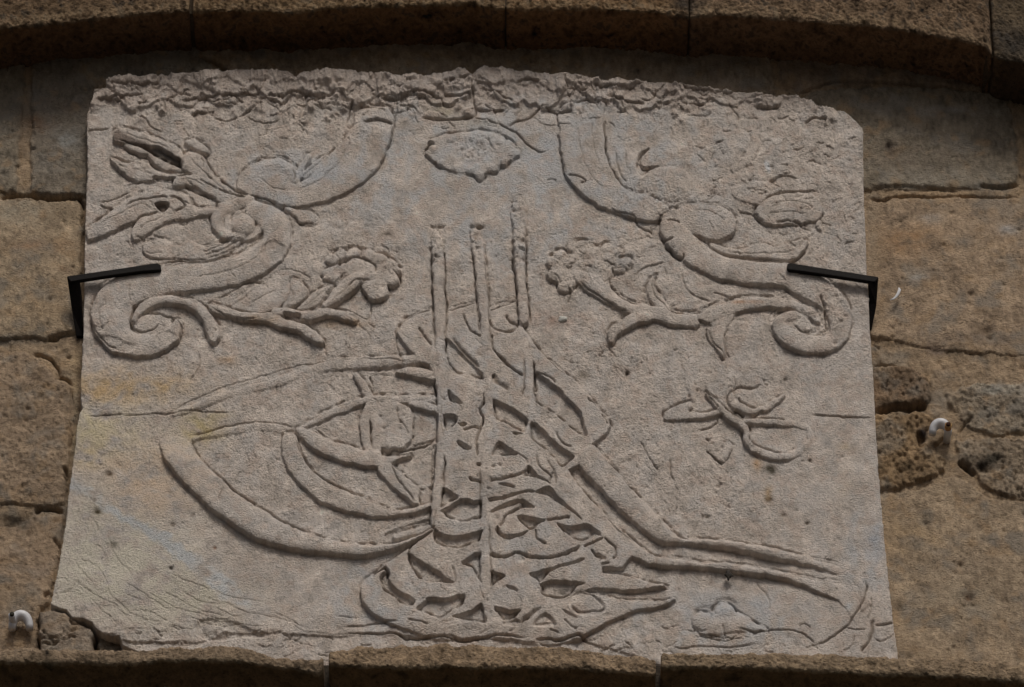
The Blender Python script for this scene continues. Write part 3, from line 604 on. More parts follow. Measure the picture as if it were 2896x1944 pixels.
# grooves cut in the block
for t, pts, w, d in [
    ('a', [(690,352),(850,325),(1000,292),(1090,255),(1160,190)], 3.4, 8),
    ('a', [(700,1130),(770,1182),(840,1192),(900,1190),(1020,1140),(1150,1182),(1300,1198),(1500,1172),(1650,1112),(1745,1050)], 4.0, 9),
    ('a', [(1750,1085),(1850,1030),(1980,982)], 3.2, 8),
    ('a', [(1340,782),(1480,772),(1610,752)], 3.0, 8), ('a', [(1222,870),(1240,970),(1290,1020),(1350,1045)], 3.0, 6),
    ('a', [(1090,652),(960,692),(890,735),(870,800),(830,850)], 3.2, 6),
    ('a', [(480,310),(530,340),(620,365),(675,405)], 4, 8), ('a', [(560,165),(640,185)], 4, 9), ('a', [(130,650),(120,720),(110,880),(160,910)], 3, 4),
    ('a', [(220,80),(225,200),(200,380)], 2.6, 4), ('a', [(1230,60),(1260,180),(1340,250),(1430,330)], 2.6, 4), ('a', [(1370,370),(1420,260),(1460,400)], 2.6, 4),
    ('a', [(1970,970),(2050,1040),(2115,1100),(2105,1180),(2060,1215)], 3.0, 5), ('a', [(1840,1110),(1870,1150),(1890,1190)], 3, 5),
    ('a', [(2000,750),(2100,860),(2200,950),(2336,1040)], 2.6, 3), ('a', [(1945,1275),(2050,1250)], 3, 5),
    ('b', [(340,480),(375,540),(370,600)], 4, 8), ('b', [(190,575),(280,530),(360,480)], 4, 7), ('b', [(700,200),(630,260),(600,330)], 4, 7),
    ('b', [(1120,680),(1110,560),(1080,480)], 2.4, 3), ('b', [(1510,330),(1560,365)], 4, 6), ('b', [(590,1050),(700,1080),(840,1110)], 2.4, 4),
    ('e', [(500,90),(510,190),(525,260),(500,420),(490,460)], 2.6, 4), ('e', [(620,90),(635,260),(630,480)], 2.6, 4),
    ('e', [(210,0),(300,80),(400,180),(520,240)], 3.0, 5), ('e', [(740,30),(850,110),(960,210)], 3.0, 4),
    ('e', [(1200,490),(1300,560),(1370,610)], 2.6, 4), ('e', [(1370,670),(1420,720),(1430,770)], 3.0, 6),
    ('e', [(860,850),(900,940),(960,1000),(1050,1035)], 2.6, 4), ('e', [(640,950),(740,1040)], 2.6, 3), ('e', [(600,200),(760,240),(880,330)], 3, 4),
    ('e', [(400,1080),(520,1150),(560,1220)], 2.4, 3), ('e', [(760,1160),(850,1300),(880,1440)], 2.4, 3),
    ('d', [(1430,410),(1440,520),(1390,620),(1430,720),(1400,840),(1350,930),(1370,1080),(1360,1130)], 3.2, 8),
    ('d', [(1200,840),(1260,830),(1330,810),(1400,830)], 3, 6), ('d', [(950,470),(1000,520)], 4, 7), ('d', [(980,560),(960,700),(990,900)], 2.4, 5),
    ('E', [(840,660),(870,740),(910,790),(965,820)], 3.0, 5), ('E', [(760,820),(830,910),(900,980),(955,1030)], 6, 5),
    ('E', [(540,750),(590,820),(635,890)], 3.5, 5), ('E', [(400,790),(400,860),(430,940),(440,985)], 2.6, 4), ('E', [(1030,790),(1040,900),(1120,1000),(1200,1060),(1245,1080)], 2.8, 5),
    ('E', [(1030,1080),(1080,1130),(1150,1170)], 9, 5), ('E', [(1370,930),(1450,1010),(1570,1100)], 2.8, 4), ('E', [(1120,670),(1160,720),(1215,740)], 4, 6),
    ('E', [(720,980),(790,1060),(870,1085),(985,1105)], 3, 4), ('E', [(1010,640),(1100,610),(1200,570)], 2.8, 4), ('E', [(740,640),(850,610),(930,585)], 2.8, 4), ('E', [(400,790),(450,710),(540,660),(640,632)], 2.8, 4),
    ('H', [(1780,60),(1870,140)], 3, 6), ('H', [(1890,190),(1960,240)], 3, 4), ('H', [(2200,510),(2336,590)], 2.8, 4),
    ('H', [(1100,1140),(1200,1150),(1250,1100),(1340,1040)], 4, 3), ('H', [(1500,1110),(1560,1160),(1600,1180)], 3, 3),
    ]:
    F.crack(t, pts, w, d * 1.35, top=11)
for q in [('a',1080,1235,10,7),('a',755,222,6,7),('a',825,205,5,6),('a',735,360,7,5),('b',1680,795,6,5),('a',800,790,8,5),('e',660,870,7,5),('e',680,935,8,5),('c',370,745,12,4),('c',850,1040,8,5),('b',560,1210,6,4),('d',430,330,8,3),('e',1450,785,8,8),('e',1400,700,5,6),('e',1180,230,13,2)]:
    ox, oy, k = TILES[q[0]]; F.dimple(ox + q[1] / k, oy + q[2] / k, q[3], q[4])
F.cut('b', [(1650,1110),(1700,1050),(1760,1040),(1850,1100)], 9, top=TP, e=5)
# round letters raised a little
F.poly('b', [(1540,780),(1560,660),(1650,580),(1780,560),(1900,640),(1920,780),(1880,900),(1750,940),(1620,920),(1560,870)], 15.5, CB, rnd=0.35, R=24, e=6)
F.cut('b', [(1685,688),(1750,698),(1808,750),(1720,722)], 6, top=TP)
F.poly('b', [(390,500),(440,400),(580,320),(640,480),(720,590),(820,650),(1080,660),(1100,740),(860,790),(740,900),(690,850),(560,760),(440,650)], 15, CB, rnd=0.35, R=22, e=5)
# shafts
F.stroke('s', [(1233,655,22),(1237,700,32),(1239,741,34),(1241,814,34),(1245,874,32),(1245,942,28),(1245,1006,26),(1246,1060,24),(1246,1115,20),(1247,1170,16),(1246,1230,18),(1245,1290,24),(1240,1360,26),(1233,1420,26),(1226,1480,14)], 16, 'calligraphy/shaft_first', rnd=0.35, hfn=lambda U, V: 16 - 12.5 * sstep((800 - V) / 160) - 0.8 * sstep((V - 1150) / 100))
F.stroke('s', [(1347,655,30),(1352,700,32),(1357,740,32),(1363,805,32),(1368,865,28),(1372,917,26),(1374,965,28),(1378,1030,26),(1380,1080,24),(1382,1130,24),(1376,1230,20),(1366,1300,18),(1372,1400,20),(1374,1490,24),(1372,1560,26),(1374,1640,28),(1382,1700,30),(1392,1755,30)], 16, 'calligraphy/shaft_second', rnd=0.35, hfn=lambda U, V: 16 - 12.5 * sstep((800 - V) / 160) - 0.8 * sstep((V - 1100) / 120))
F.stroke('s', [(1466,572,34),(1467,600,40),(1468,640,36),(1468,680,34),(1470,750,30),(1474,810,28),(1479,860,30),(1482,905,24)], 14, 'calligraphy/shaft_third', rnd=0.35, hfn=lambda U, V: 17 - 10.5 * sstep((760 - V) / 150))
F.stroke('s', [(1490,1015,26),(1494,1060,30),(1496,1110,30),(1497,1160,26)], 14, 'calligraphy/shaft_third', rnd=0.35, hfn=lambda U, V: 14.5 - 3 * sstep((1060 - V) / 50))
for pts in [[(1221,690),(1222,760),(1224,850),(1228,940),(1230,1000)], [(1255,690),(1259,780),(1262,870),(1262,960),(1260,1010)], [(1336,700),(1342,780),(1350,870),(1356,950)], [(1368,720),(1377,800),(1382,870),(1385,940),(1388,960)], [(1450,620),(1453,700),(1455,780),(1462,850),(1466,900)], [(1483,640),(1487,720),(1490,800),(1496,870),(1500,920)],
            [(1482,1015),(1484,1060),(1482,1110)], [(1508,1020),(1511,1070),(1511,1120)], [(1222,1260),(1221,1330),(1216,1400)], [(1257,1290),(1256,1360),(1248,1420)], [(1358,1330),(1358,1400),(1358,1470)], [(1384,1480),(1386,1560),(1390,1640)]]:
    F.crack('s', pts, 2.6, 5, top=6)
for k in range(90):
    v = RNG.uniform(560, 760); s_ = RNG.choice([0, 1, 2]); cx = (1236, 1350, 1467)[s_]
    if s_ < 2: v = max(v, 640)
    F.dimple(cx + RNG.uniform(-20, 20), v, RNG.uniform(3, 8), RNG.uniform(2, 7))
for k in range(60):
    cx, va, vb = [(1238, 740, 1480), (1368, 740, 1750), (1474, 700, 900)][k % 3]
    F.dimple(cx + RNG.choice([-15, 15]) + RNG.uniform(-4, 4), RNG.uniform(va, vb), RNG.uniform(3, 6), RNG.uniform(1.5, 5))
for k in range(90):      # chips along the carved edges of the tail, the loops and the scrolls
    F.dimple(*[(RNG.uniform(1680, 2300), RNG.uniform(1300, 1600)), (RNG.uniform(480, 1150), RNG.uniform(1290, 1560)), (RNG.uniform(250, 850), RNG.uniform(580, 980)), (RNG.uniform(1850, 2400), RNG.uniform(600, 1000))][k % 4], RNG.uniform(2.5, 6), RNG.uniform(1.5, 3.5))
for t, pts in [('g', [(420,180),(600,230),(800,290),(1020,370)]), ('g', [(540,560),(660,590),(780,640)]), ('g', [(200,1200),(350,1110),(520,1020),(700,960)]), ('g', [(640,1230),(760,1160),(900,1110)]), ('g', [(1180,470),(1300,560),(1440,700),(1600,830)]),
               ('g', [(1080,700),(1220,690),(1350,760)]), ('h', [(880,700),(900,780),(860,850)]), ('h', [(1330,820),(1450,720),(1560,620)]), ('h', [(1000,880),(1120,790),(1240,710)]), ('h', [(420,850),(560,760),(720,680)]),
               ('j', [(1250,700),(1400,660),(1600,660),(1760,720)]), ('j', [(1240,790),(1450,770),(1700,790)]), ('j', [(760,1200),(1000,1225),(1300,1225),(1560,1190)]), ('j', [(1000,520),(1150,520),(1260,560)]), ('j', [(420,780),(560,760),(700,810),(790,900)]),
               ('A', [(2336,900),(2250,1060),(2120,1190),(1960,1260)]), ('A', [(1720,1180),(1800,1240),(1900,1260)]), ('B', [(1600,830),(1620,1000),(1680,1150),(1780,1260)]), ('B', [(1690,800),(1700,950),(1750,1100)]), ('D', [(1780,180),(1700,300),(1500,400),(1250,440)]), ('D', [(700,560),(650,680),(690,800)])]:
    F.crack(t, pts, 2.2, 2.6, top=10)
# ---- small emblem, right
EM = 'small_emblem'
F.stroke('f', [(320,80,50),(370,220,70),(400,350,90),(430,450,60),(420,540,40)], 4, EM, rnd=0.6, e=5)
F.poly('f', [(100,650),(170,600),(260,560),(390,520),(420,585),(380,630),(560,635),(700,605),(770,640),(640,690),(400,722),(140,732)], 8, EM, rnd=0.4, R=14)
F.stroke('f', [(570,430,20),(640,500,40),(720,590,60),(830,690,80),(940,750,80),(1010,830,70),(1010,930,66),(1070,1015,70),(1180,1080,80),(1320,1125,80),(1470,1130,76),(1600,1070,70),(1700,960,60),(1715,880,50)], 10, EM, rnd=0.45, hfn=lambda U, V: 10.5 - 6 * sstep((U - 2200) / 90))
F.stroke('f', [(1715,880,50),(1680,810,60),(1560,765,70),(1350,755,70),(1150,745,70),(1000,740,50)], 6, EM, rnd=0.7, hfn=lambda U, V: 7.5 - 4 * sstep((U - 2150) / 130))
F.stroke('f', [(850,390,40),(845,500,70),(930,580,90),(1080,625,70),(1230,590,70),(1340,520,60),(1430,450,30)], 6, EM, rnd=0.6)
F.crack('f', [(820,570),(800,470),(870,410),(930,370),(1080,370),(1190,330)], 3.2, 6, top=2); F.crack('f', [(920,470),(970,530),(1040,570),(1140,582)], 3.0, 6, top=5)
F.crack('f', [(870,610),(940,640),(1005,665)], 4, 8, top=8); F.crack('f', [(850,670),(900,700),(950,712)], 3, 6, top=8)
F.crack('f', [(430,637),(560,632),(700,600),(620,500),(570,440)], 2.8, 5, top=4); F.crack('f', [(1050,720),(1130,660),(1220,635)], 2.8, 5, top=4); F.crack('f', [(1110,708),(1300,710),(1450,720)], 2.8, 5, top=4)
F.cut('f', [(1040,785),(1115,780),(1100,815),(1045,815)], -2, top=8); F.crack('f', [(480,840),(600,810),(690,740),(700,700)], 3, 6, top=4)
F.crack('f', [(560,930),(680,1000)], 3, 5); F.crack('f', [(560,1070),(680,1150),(750,1230)], 3, 5, top=2); F.crack('f', [(760,940),(900,1000)], 3, 4)
F.poly('f', [(600,960),(700,940),(760,930),(860,1000),(820,1130),(760,1190),(660,1130),(580,1060)], 5, EM, rnd=0.5, e=4)
for q in [(770,985,6,5),(740,1055,4,5),(690,1090,6,3),(380,470,6,5),(450,340,5,5),(470,400,5,5),(1070,1050,9,5),(970,910,6,4)]: F.dimple(1850+q[0]/3.893, 1000+q[1]/3.893, q[2], q[3])
F.crack('f', [(100,640),(160,600),(260,555),(330,550),(390,515)], 3.0, 5, top=2)
# ---- dimples and holes
for u, v, r, d in [(308,1338,11,5),(274,1447,11,5),(319,1541,11,5),(488,1484,9,5),(546,1459,4,4),(484,1606,5,8),(607,1548,5,3),(1095,663,9,5),(1774,1054,6,12),(1817,1026,3,8),(2219,1073,6,7),(2290,1303,5,6),(2176,1413,13,4),(2217,1458,9,5),(2283,1479,7,5),(1999,1462,9,5),(2033,1375,7,5),(2035,1372,7,4),(2179,1331,20,3.5),(1652,1060,14,2),(2383,1291,4,5),(2252,1440,6,2),(2270,1308,4,4),(610,1640,8,3),(645,1652,8,3),(2015,1258,4,3),(918,1710,4,3),(730,980,7,3),(232,1120,6,5),(1163,1375,3,4),(2230,1800,9,4),(1160,373,5,3)]:
    F.dimple(u, v, r, d)
for k in range(190):
    u, v = RNG.uniform(240, 2500), RNG.uniform(420, 1780)
    F.dimple(u, v, RNG.uniform(1.8, 4), RNG.uniform(1.0, 4))
# ---- long cracks
for t, pts, w, d in [
    ('D', [(750,1335),(900,1340),(1010,1330),(1120,1332),(1250,1315),(1400,1322),(1580,1322)], 2.4, 4),
    ('D', [(570,1345),(700,1335),(820,1330)], 2.4, 4), ('D', [(1320,930),(1320,1000),(1290,1060),(1250,1110)], 2.6, 4),
    ('D', [(1180,1060),(1190,1120),(1160,1170),(1190,1210)], 2.4, 3), ('f', [(1750,670),(2000,690),(2200,690),(2336,700)], 2.2, 4),
    ('F', [(920,1340),(1100,1350),(1350,1355)], 2.2, 4), ('f', [(870,240),(900,330),(880,390)], 2.2, 3), ('f', [(1190,260),(1220,330),(1260,340)], 2.4, 4),
    ('f', [(180,1160),(180,1300),(240,1420)], 2.2, 3.5), ('f', [(0,1210),(40,1270)], 2.6, 5), ('e', [(1800,980),(1830,1020),(1880,1130),(1980,1260)], 2.6, 4),
    ('e', [(2120,1150),(2130,1300),(2160,1390)], 2.2, 3.5),
    ('I', [(1290,850),(1290,950),(1240,1060),(1160,1160),(1040,1250),(970,1285)], 3.0, 7), ('I', [(1330,960),(1320,1060),(1300,1120)], 2.4, 4),
    ('I', [(1340,1100),(1330,1200),(1310,1260),(1250,1340)], 4.2, 9), ('I', [(1345,1155),(1430,1150),(1475,1135)], 3.0, 6), ('I', [(1150,1170),(1230,1185),(1290,1180)], 2.4, 4),
    ('I', [(1220,1220),(1200,1290),(1140,1330)], 2.2, 4), ('I', [(1480,1215),(1400,1270),(1350,1250)], 2.4, 4), ('I', [(560,870),(640,960),(660,1060)], 2.2, 3),
    ('I', [(0,1300),(100,1305),(200,1290),(400,1300),(600,1270)], 2.6, 5), ('I', [(340,1150),(370,1260)], 2.2, 4), ('I', [(250,1240),(370,1260),(450,1220)], 2.2, 4),
    ('I', [(420,1170),(560,1200),(700,1190),(830,1195),(900,1230),(970,1290)], 2.4, 5),
    ('A', [(1400,775),(1490,805),(1610,765),(1700,700),(1750,650)], 2.6, 5), ('A', [(1610,765),(1760,820),(1850,795)], 2.4, 4), ('A', [(1770,820),(1760,885),(1700,895)], 2.2, 3),
    ('A', [(570,870),(650,860),(730,845)], 2.6, 6), ('A', [(2330,680),(2310,760),(2290,830),(2310,860)], 2.2, 4), ('A', [(1660,1060),(1720,1040),(1800,1040),(1900,1065)], 2.2, 3),
    ('B', [(560,775),(700,790),(850,785),(920,770)], 4.2, 9), ('B', [(915,680),(930,730),(920,775),(1000,800),(1130,850),(1200,890),(1250,940),(1330,995),(1410,998)], 3.0, 6),
    ('B', [(1130,850),(1190,805),(1280,775),(1320,740),(1370,695)], 3.4, 7), ('B', [(170,590),(120,680),(90,750),(70,830)], 2.4, 4), ('B', [(400,740),(385,820),(370,900),(330,1020)], 2.4, 4),
    ('B', [(1320,790),(1380,825),(1480,830),(1560,840)], 2.2, 3), ('B', [(1390,1190),(1430,1180),(1460,1190)], 2.2, 3), ('B', [(1660,800),(1755,790)], 2.4, 4),
    ('C', [(100,760),(230,765),(280,745)], 2.4, 3), ('C', [(880,815),(950,785),(1020,800),(1015,830)], 4, 8), ('C', [(540,700),(700,710),(730,680)], 2.6, 5),
    ('H', [(0,1212),(120,1210),(250,1215),(380,1210),(470,1240),(560,1245),(640,1235),(720,1235),(860,1260),(1000,1240),(1080,1225),(1200,1240),(1300,1240)], 3.2, 7),
    ('H', [(1300,1265),(1400,1250),(1480,1262),(1560,1240),(1600,1230),(1700,1280)], 4, 9), ('H', [(40,1165),(180,1155),(300,1140),(420,1145)], 2.6, 5), ('H', [(0,1090),(150,1110)], 2.2, 3),
    ]:
    F.crack(t, pts, w, d)
# craze lines of the lower left corner
for pts in [
    [(700,520),(720,590),(740,650),(790,730),(850,790),(880,850)], [(615,540),(630,610),(670,650),(700,700)], [(500,650),(540,720),(600,740),(670,800),(710,880),(720,940),(790,1010),(860,1070),(920,1100),(1000,1130),(1100,1140)],
    [(470,840),(540,890),(620,950),(690,990),(760,1020),(800,1070),(900,1110)], [(480,700),(520,770),(570,830),(620,880)], [(820,870),(900,920),(960,950),(1040,1010),(1130,1060)], [(960,920),(1050,980),(1140,1030),(1250,1060),(1350,1090),(1460,1120),(1560,1110)],
    [(1070,930),(1150,960),(1250,1020),(1340,1060),(1430,1085),(1500,1110)], [(1180,910),(1250,960),(1310,990),(1380,1010),(1500,1020),(1560,1045),(1640,1075)], [(1350,960),(1420,990),(1530,1020),(1600,1060),(1700,1080),(1850,1110),(1950,1140),(2050,1180)],
    [(340,940),(430,935),(480,910),(500,870)], [(600,970),(650,1040),(720,1090),(770,1140)], [(830,950),(900,980),(960,1000)], [(920,1060),(1000,1070),(1070,1110),(1110,1130)], [(640,960),(700,940),(720,900)],
    [(780,1190),(900,1180),(1060,1195),(1110,1200)], [(1100,1200),(1140,1160),(1260,1180),(1320,1120)], [(1930,1150),(2010,1190),(2100,1200),(2200,1212),(2336,1208)], [(1120,810),(1200,850),(1300,885),(1400,925)],
    [(620,320),(620,400)], [(625,460),(655,540)], [(580,300),(620,340),(640,320)], [(1440,945),(1560,970),(1660,990),(1760,1000)], [(1800,1060),(1900,1110),(1980,1150)], [(740,980),(800,1030),(830,1060),(870,1080)], [(360,850),(420,845),(450,870)],
    [(1420,1040),(1480,1070),(1560,1100),(1640,1075)], [(1230,1090),(1330,1130),(1450,1160),(1600,1150),(1700,1165),(1790,1160)], [(1800,1190),(1900,1220),(2000,1270),(2120,1290)], [(780,1235),(900,1270),(1040,1260),(1140,1280),(1300,1290)]]:
    F.crack('G', pts, 1.45, 2.3)
F.poly('G', [(1290,1200),(1330,1130),(1450,1130),(1560,1150),(1750,1230),(1600,1240),(1430,1260),(1340,1250)], -6, None, mode='add', e=8)
F.poly('G', [(1340,1160),(1440,1150),(1520,1190),(1440,1230),(1370,1210)], 5, None, mode='add', e=8)
F.dimple(605, 1793, 9, 6)
# edge ledges at the bottom
F.poly('s', [(330,1812),(560,1822),(640,1790),(830,1795),(960,1800),(1150,1800),(1250,1815),(1400,1808),(1500,1822),(1640,1812),(1700,1830),(1820,1865),(1900,1900),(1900,1990),(300,1990)], -5, None, mode='add', e=5, smooth=False, rnd=0)
# random craze, streaks and flake marks
rg = np.random.default_rng(5)
for k in range(460):      # vertical fine cracks
    zc = [(1950,1350,150,140), (720,1300,150,150), (1000,690,160,70), (1700,1000,160,60), (1000,1000,200,110), (1500, 1560, 220, 130), (1350, 1400, 150, 260), (1350, 1100, 180, 160), (1250, 1650, 170, 100)][k % 9]
    F.wander(zc[0] + rg.normal(0, zc[2] * .6), zc[1] + rg.normal(0, zc[3] * .6), math.pi / 2 + rg.normal(0, 0.25), rg.uniform(14, 60), 1.6, rg.uniform(0.9, 2.4), rg, top=7, turn=0.55)
for k in range(260):      # short horizontal nicks where the face is scaling
    zc = [(600,330,240,80), (2150,400,250,90), (1350,300,400,50), (2200,600,160,130), (450,560,160,160), (2300,520,110,200), (1750,700,120,60)][k % 7]
    F.wander(zc[0] + rg.normal(0, zc[2] * .7), zc[1] + rg.normal(0, zc[3] * .7), rg.normal(0, 0.5), rg.uniform(10, 40), 2.2, rg.uniform(1.5, 4), rg, top=3, turn=0.5)
for k in range(60):      # bottom edge
    F.wander(rg.uniform(250, 2300), rg.uniform(1770, 1850), rg.normal(0, 0.25), rg.uniform(20, 60), 2.2, rg.uniform(2, 4), rg, turn=0.4)
# scaling, terraced stone along the top
topz = sstep((318 - V + 30 * BIG + 10 * MID) / 60) * sstep((U - 200) / 60)
topz = np.clip(topz + 0.55 * zone(2330, 380, 190, 110) * 0.6 + 0.5 * zone(2250, 620, 210, 120) * 0.45 + 0.3 * zone(560, 330, 330, 90), 0, 1)
N2 = noise(F.shape, mm, 6, 30, 0.8, sx=0.55, sz=1.3, seed=62)
def plates(k, sx=0.34):
    return noise(F.shape, mm, 30, 300, 1.8, sx=sx, sz=1.3, seed=610 + k) + 0.012 * N2
def terr(n, q):
    f = n * q; b = np.floor(f); r = f - b
    return (b + sstep(r / 0.4)) / q
for k in range(6):
    pk = plates(k); tk = (-0.7, 0.0, 0.6, 1.0, -0.2, 0.4)[k]
    F.H += (topz * (2.2 + 0.6 * (k % 3)) * sstep((pk - tk) / 0.09)).astype(np.float32)
F.H += topz * (0.16 * N2 + 0.2 * FIN + 0.35 * MID - 3.0)
NL = plates(9, 0.42); NL2 = plates(10, 0.42)
th = sstep((288 - V + 17 * NL + 0.4 * N2) / 6)
F.H += (6.5 * th * sstep((U - 260) / 60) * (1 - 0.6 * sstep((U - 1950) / 250))).astype(np.float32)
th2 = sstep((250 - V + 13 * NL2 + 0.4 * N2) / 6)
F.H += (4.0 * th2 * (1 - sstep((U - 1900) / 200))).astype(np.float32)
for k in range(80):
    F.wander(RNG.uniform(250, 2350), 235 + 60 * RNG.random() + max(0, (RNG.uniform(0, 1))) * 40, RNG.normal(0, 0.25), RNG.uniform(30, 110), 2.2, RNG.uniform(2, 6), RNG, top=4, turn=0.4)
for t, pts in [('A', [(620,665),(700,655),(830,640),(960,625)]), ('A', [(700,565),(850,568),(1000,560),(1060,545)]), ('A', [(1180,670),(1280,650),(1380,635),(1560,635),(1740,608)]), ('A', [(1750,632),(1850,640),(1960,605),(2080,640),(2190,620)]),
               ('B', [(290,640),(400,660),(500,610),(620,622),(690,650)]), ('B', [(690,548),(800,530),(880,505)]), ('B', [(700,625),(800,628),(900,625)]), ('B', [(1180,548),(1250,530),(1360,552)]), ('B', [(1690,570),(1820,588),(1990,582)]),
               ('B', [(1370,695),(1420,725),(1480,742),(1580,738)]), ('B', [(1800,625),(1900,668),(2050,682)]), ('B', [(170,810),(300,800),(385,822)]), ('B', [(930,715),(1000,725),(1130,715)]), ('A', [(1250,750),(1350,745),(1420,735)]), ('C', [(560,700),(640,705),(720,690)]), ('C', [(20,560),(150,590),(300,600)])]:
    F.crack(t, pts, 3.0, 5.5, top=5, step=-6.5, reach=34)
for pts in [[(905,500),(900,580),(915,660),(925,770)], [(1515,515),(1515,560),(1540,600)]]: F.crack('B', pts, 3, 6, top=5)
ero = np.clip(zone(1010, 390, 60, 70) + zone(1840, 560, 140, 60) + zone(2330, 880, 60, 90) + zone(1236, 690, 25, 60) + zone(1468, 650, 25, 90) + zone(1640, 780, 120, 60), 0, 1)
F.H += zone(1345, 425, 62, 42, 1.5) * (2.6 * terr(plates(21, 0.8), 0.9) + 0.8 * N2 + 1.0 * MID)
F.H += ero * (0.6 * terr(N2, 1.2) + 0.4 * FIN)
pit = noise(F.shape, mm, 4.5, 18, 0.2, sx=0.8, sz=1.2, seed=64)
F.H -= 1.1 * np.clip(pit - 1.2, 0, 2) * rgh

# ---- outline of the slab
OUT = np.vstack([T('A', [(705,545),(900,518),(1200,500),(1500,490),(1560,475),(1900,490),(1960,525),(2000,495),(2200,480),(2336,485)]),
    T('B', [(150,490),(450,515),(700,500),(850,465),(890,505),(920,490),(980,450),(1200,480),(1400,510),(1520,510),(1700,540),(2000,550),(2336,575)]),
    T('C', [(300,590),(600,620),(850,635),(950,660),(970,700),(1150,740),(1230,800),(1275,850),(1280,1200),(1285,1400),(1295,1565)]),
    T('F', [(1300,400),(1310,500),(1320,750),(1340,1000),(1355,1300),(1370,1565)]), T('I', [(1390,300),(1420,600),(1450,900),(1480,1150),(1505,1350)]),
    T('s', [(2545,1960),(440,1960),(400,1845),(345,1822),(336,1802),(300,1795),(272,1782),(257,1762),(235,1752),(205,1748),(185,1725),(171,1722),(150,1714)]),
    T('G', [(330,1015),(380,780),(430,500),(460,200),(490,0)]), T('D', [(500,1450),(520,1330),(540,1290),(525,1230),(530,1100),(545,800),(555,400),(560,0)]),
    T('A', [(560,1500),(565,1300),(575,1100),(570,850),(570,750),(600,690),(620,610),(700,590)])])
full = (slice(0, F.shape[0]), slice(0, F.shape[1]))
sd = F.sd_poly(OUT, full, 0, 0.55)
edge = sstep(-sd / 3.4 + 0.5)
F.H = F.H * edge - 75.0 * (1 - edge)
F.H -= (2.2 * np.exp(-np.abs(sd) / 3.0) * (0.7 + 0.5 * MID)).astype(np.float32) * edge
KEEP = sd < 5.0

# ---- colours (albedo)
base = np.array([0.60, 0.525, 0.455])
F.col[:] = base
cn, cb = F.cn, BIG
F.col *= (1 + 0.09 * cn + 0.06 * noise(F.shape, mm, 5, 40, 0.8, seed=71))[..., None]
bl = np.clip(0.35 + 0.5 * noise(F.shape, mm, 22, 160, 1.2, sx=0.7, sz=1.2, seed=72), 0, 1) * 0.55
bl = bl * (0.45 + 0.9 * np.clip(1.5 * zone(1480, 470, 480, 260) + zone(850, 520, 260, 110) + zone(2450, 1560, 80, 120) + zone(1050, 1690, 130, 120) + zone(2000, 1760, 260, 80) + zone(1500, 1560, 250, 120) * 0.5 + zone(1380, 1120, 200, 180) * .6, 0, 1))
F.col += (np.array([0.545, 0.545, 0.54]) - F.col) * bl[..., None]
wm = np.clip(noise(F.shape, mm, 12, 90, 1.1, seed=73) - 0.4, 0, 1) * 0.36
F.col += (np.array([0.54, 0.42, 0.34]) - F.col) * wm[..., None]
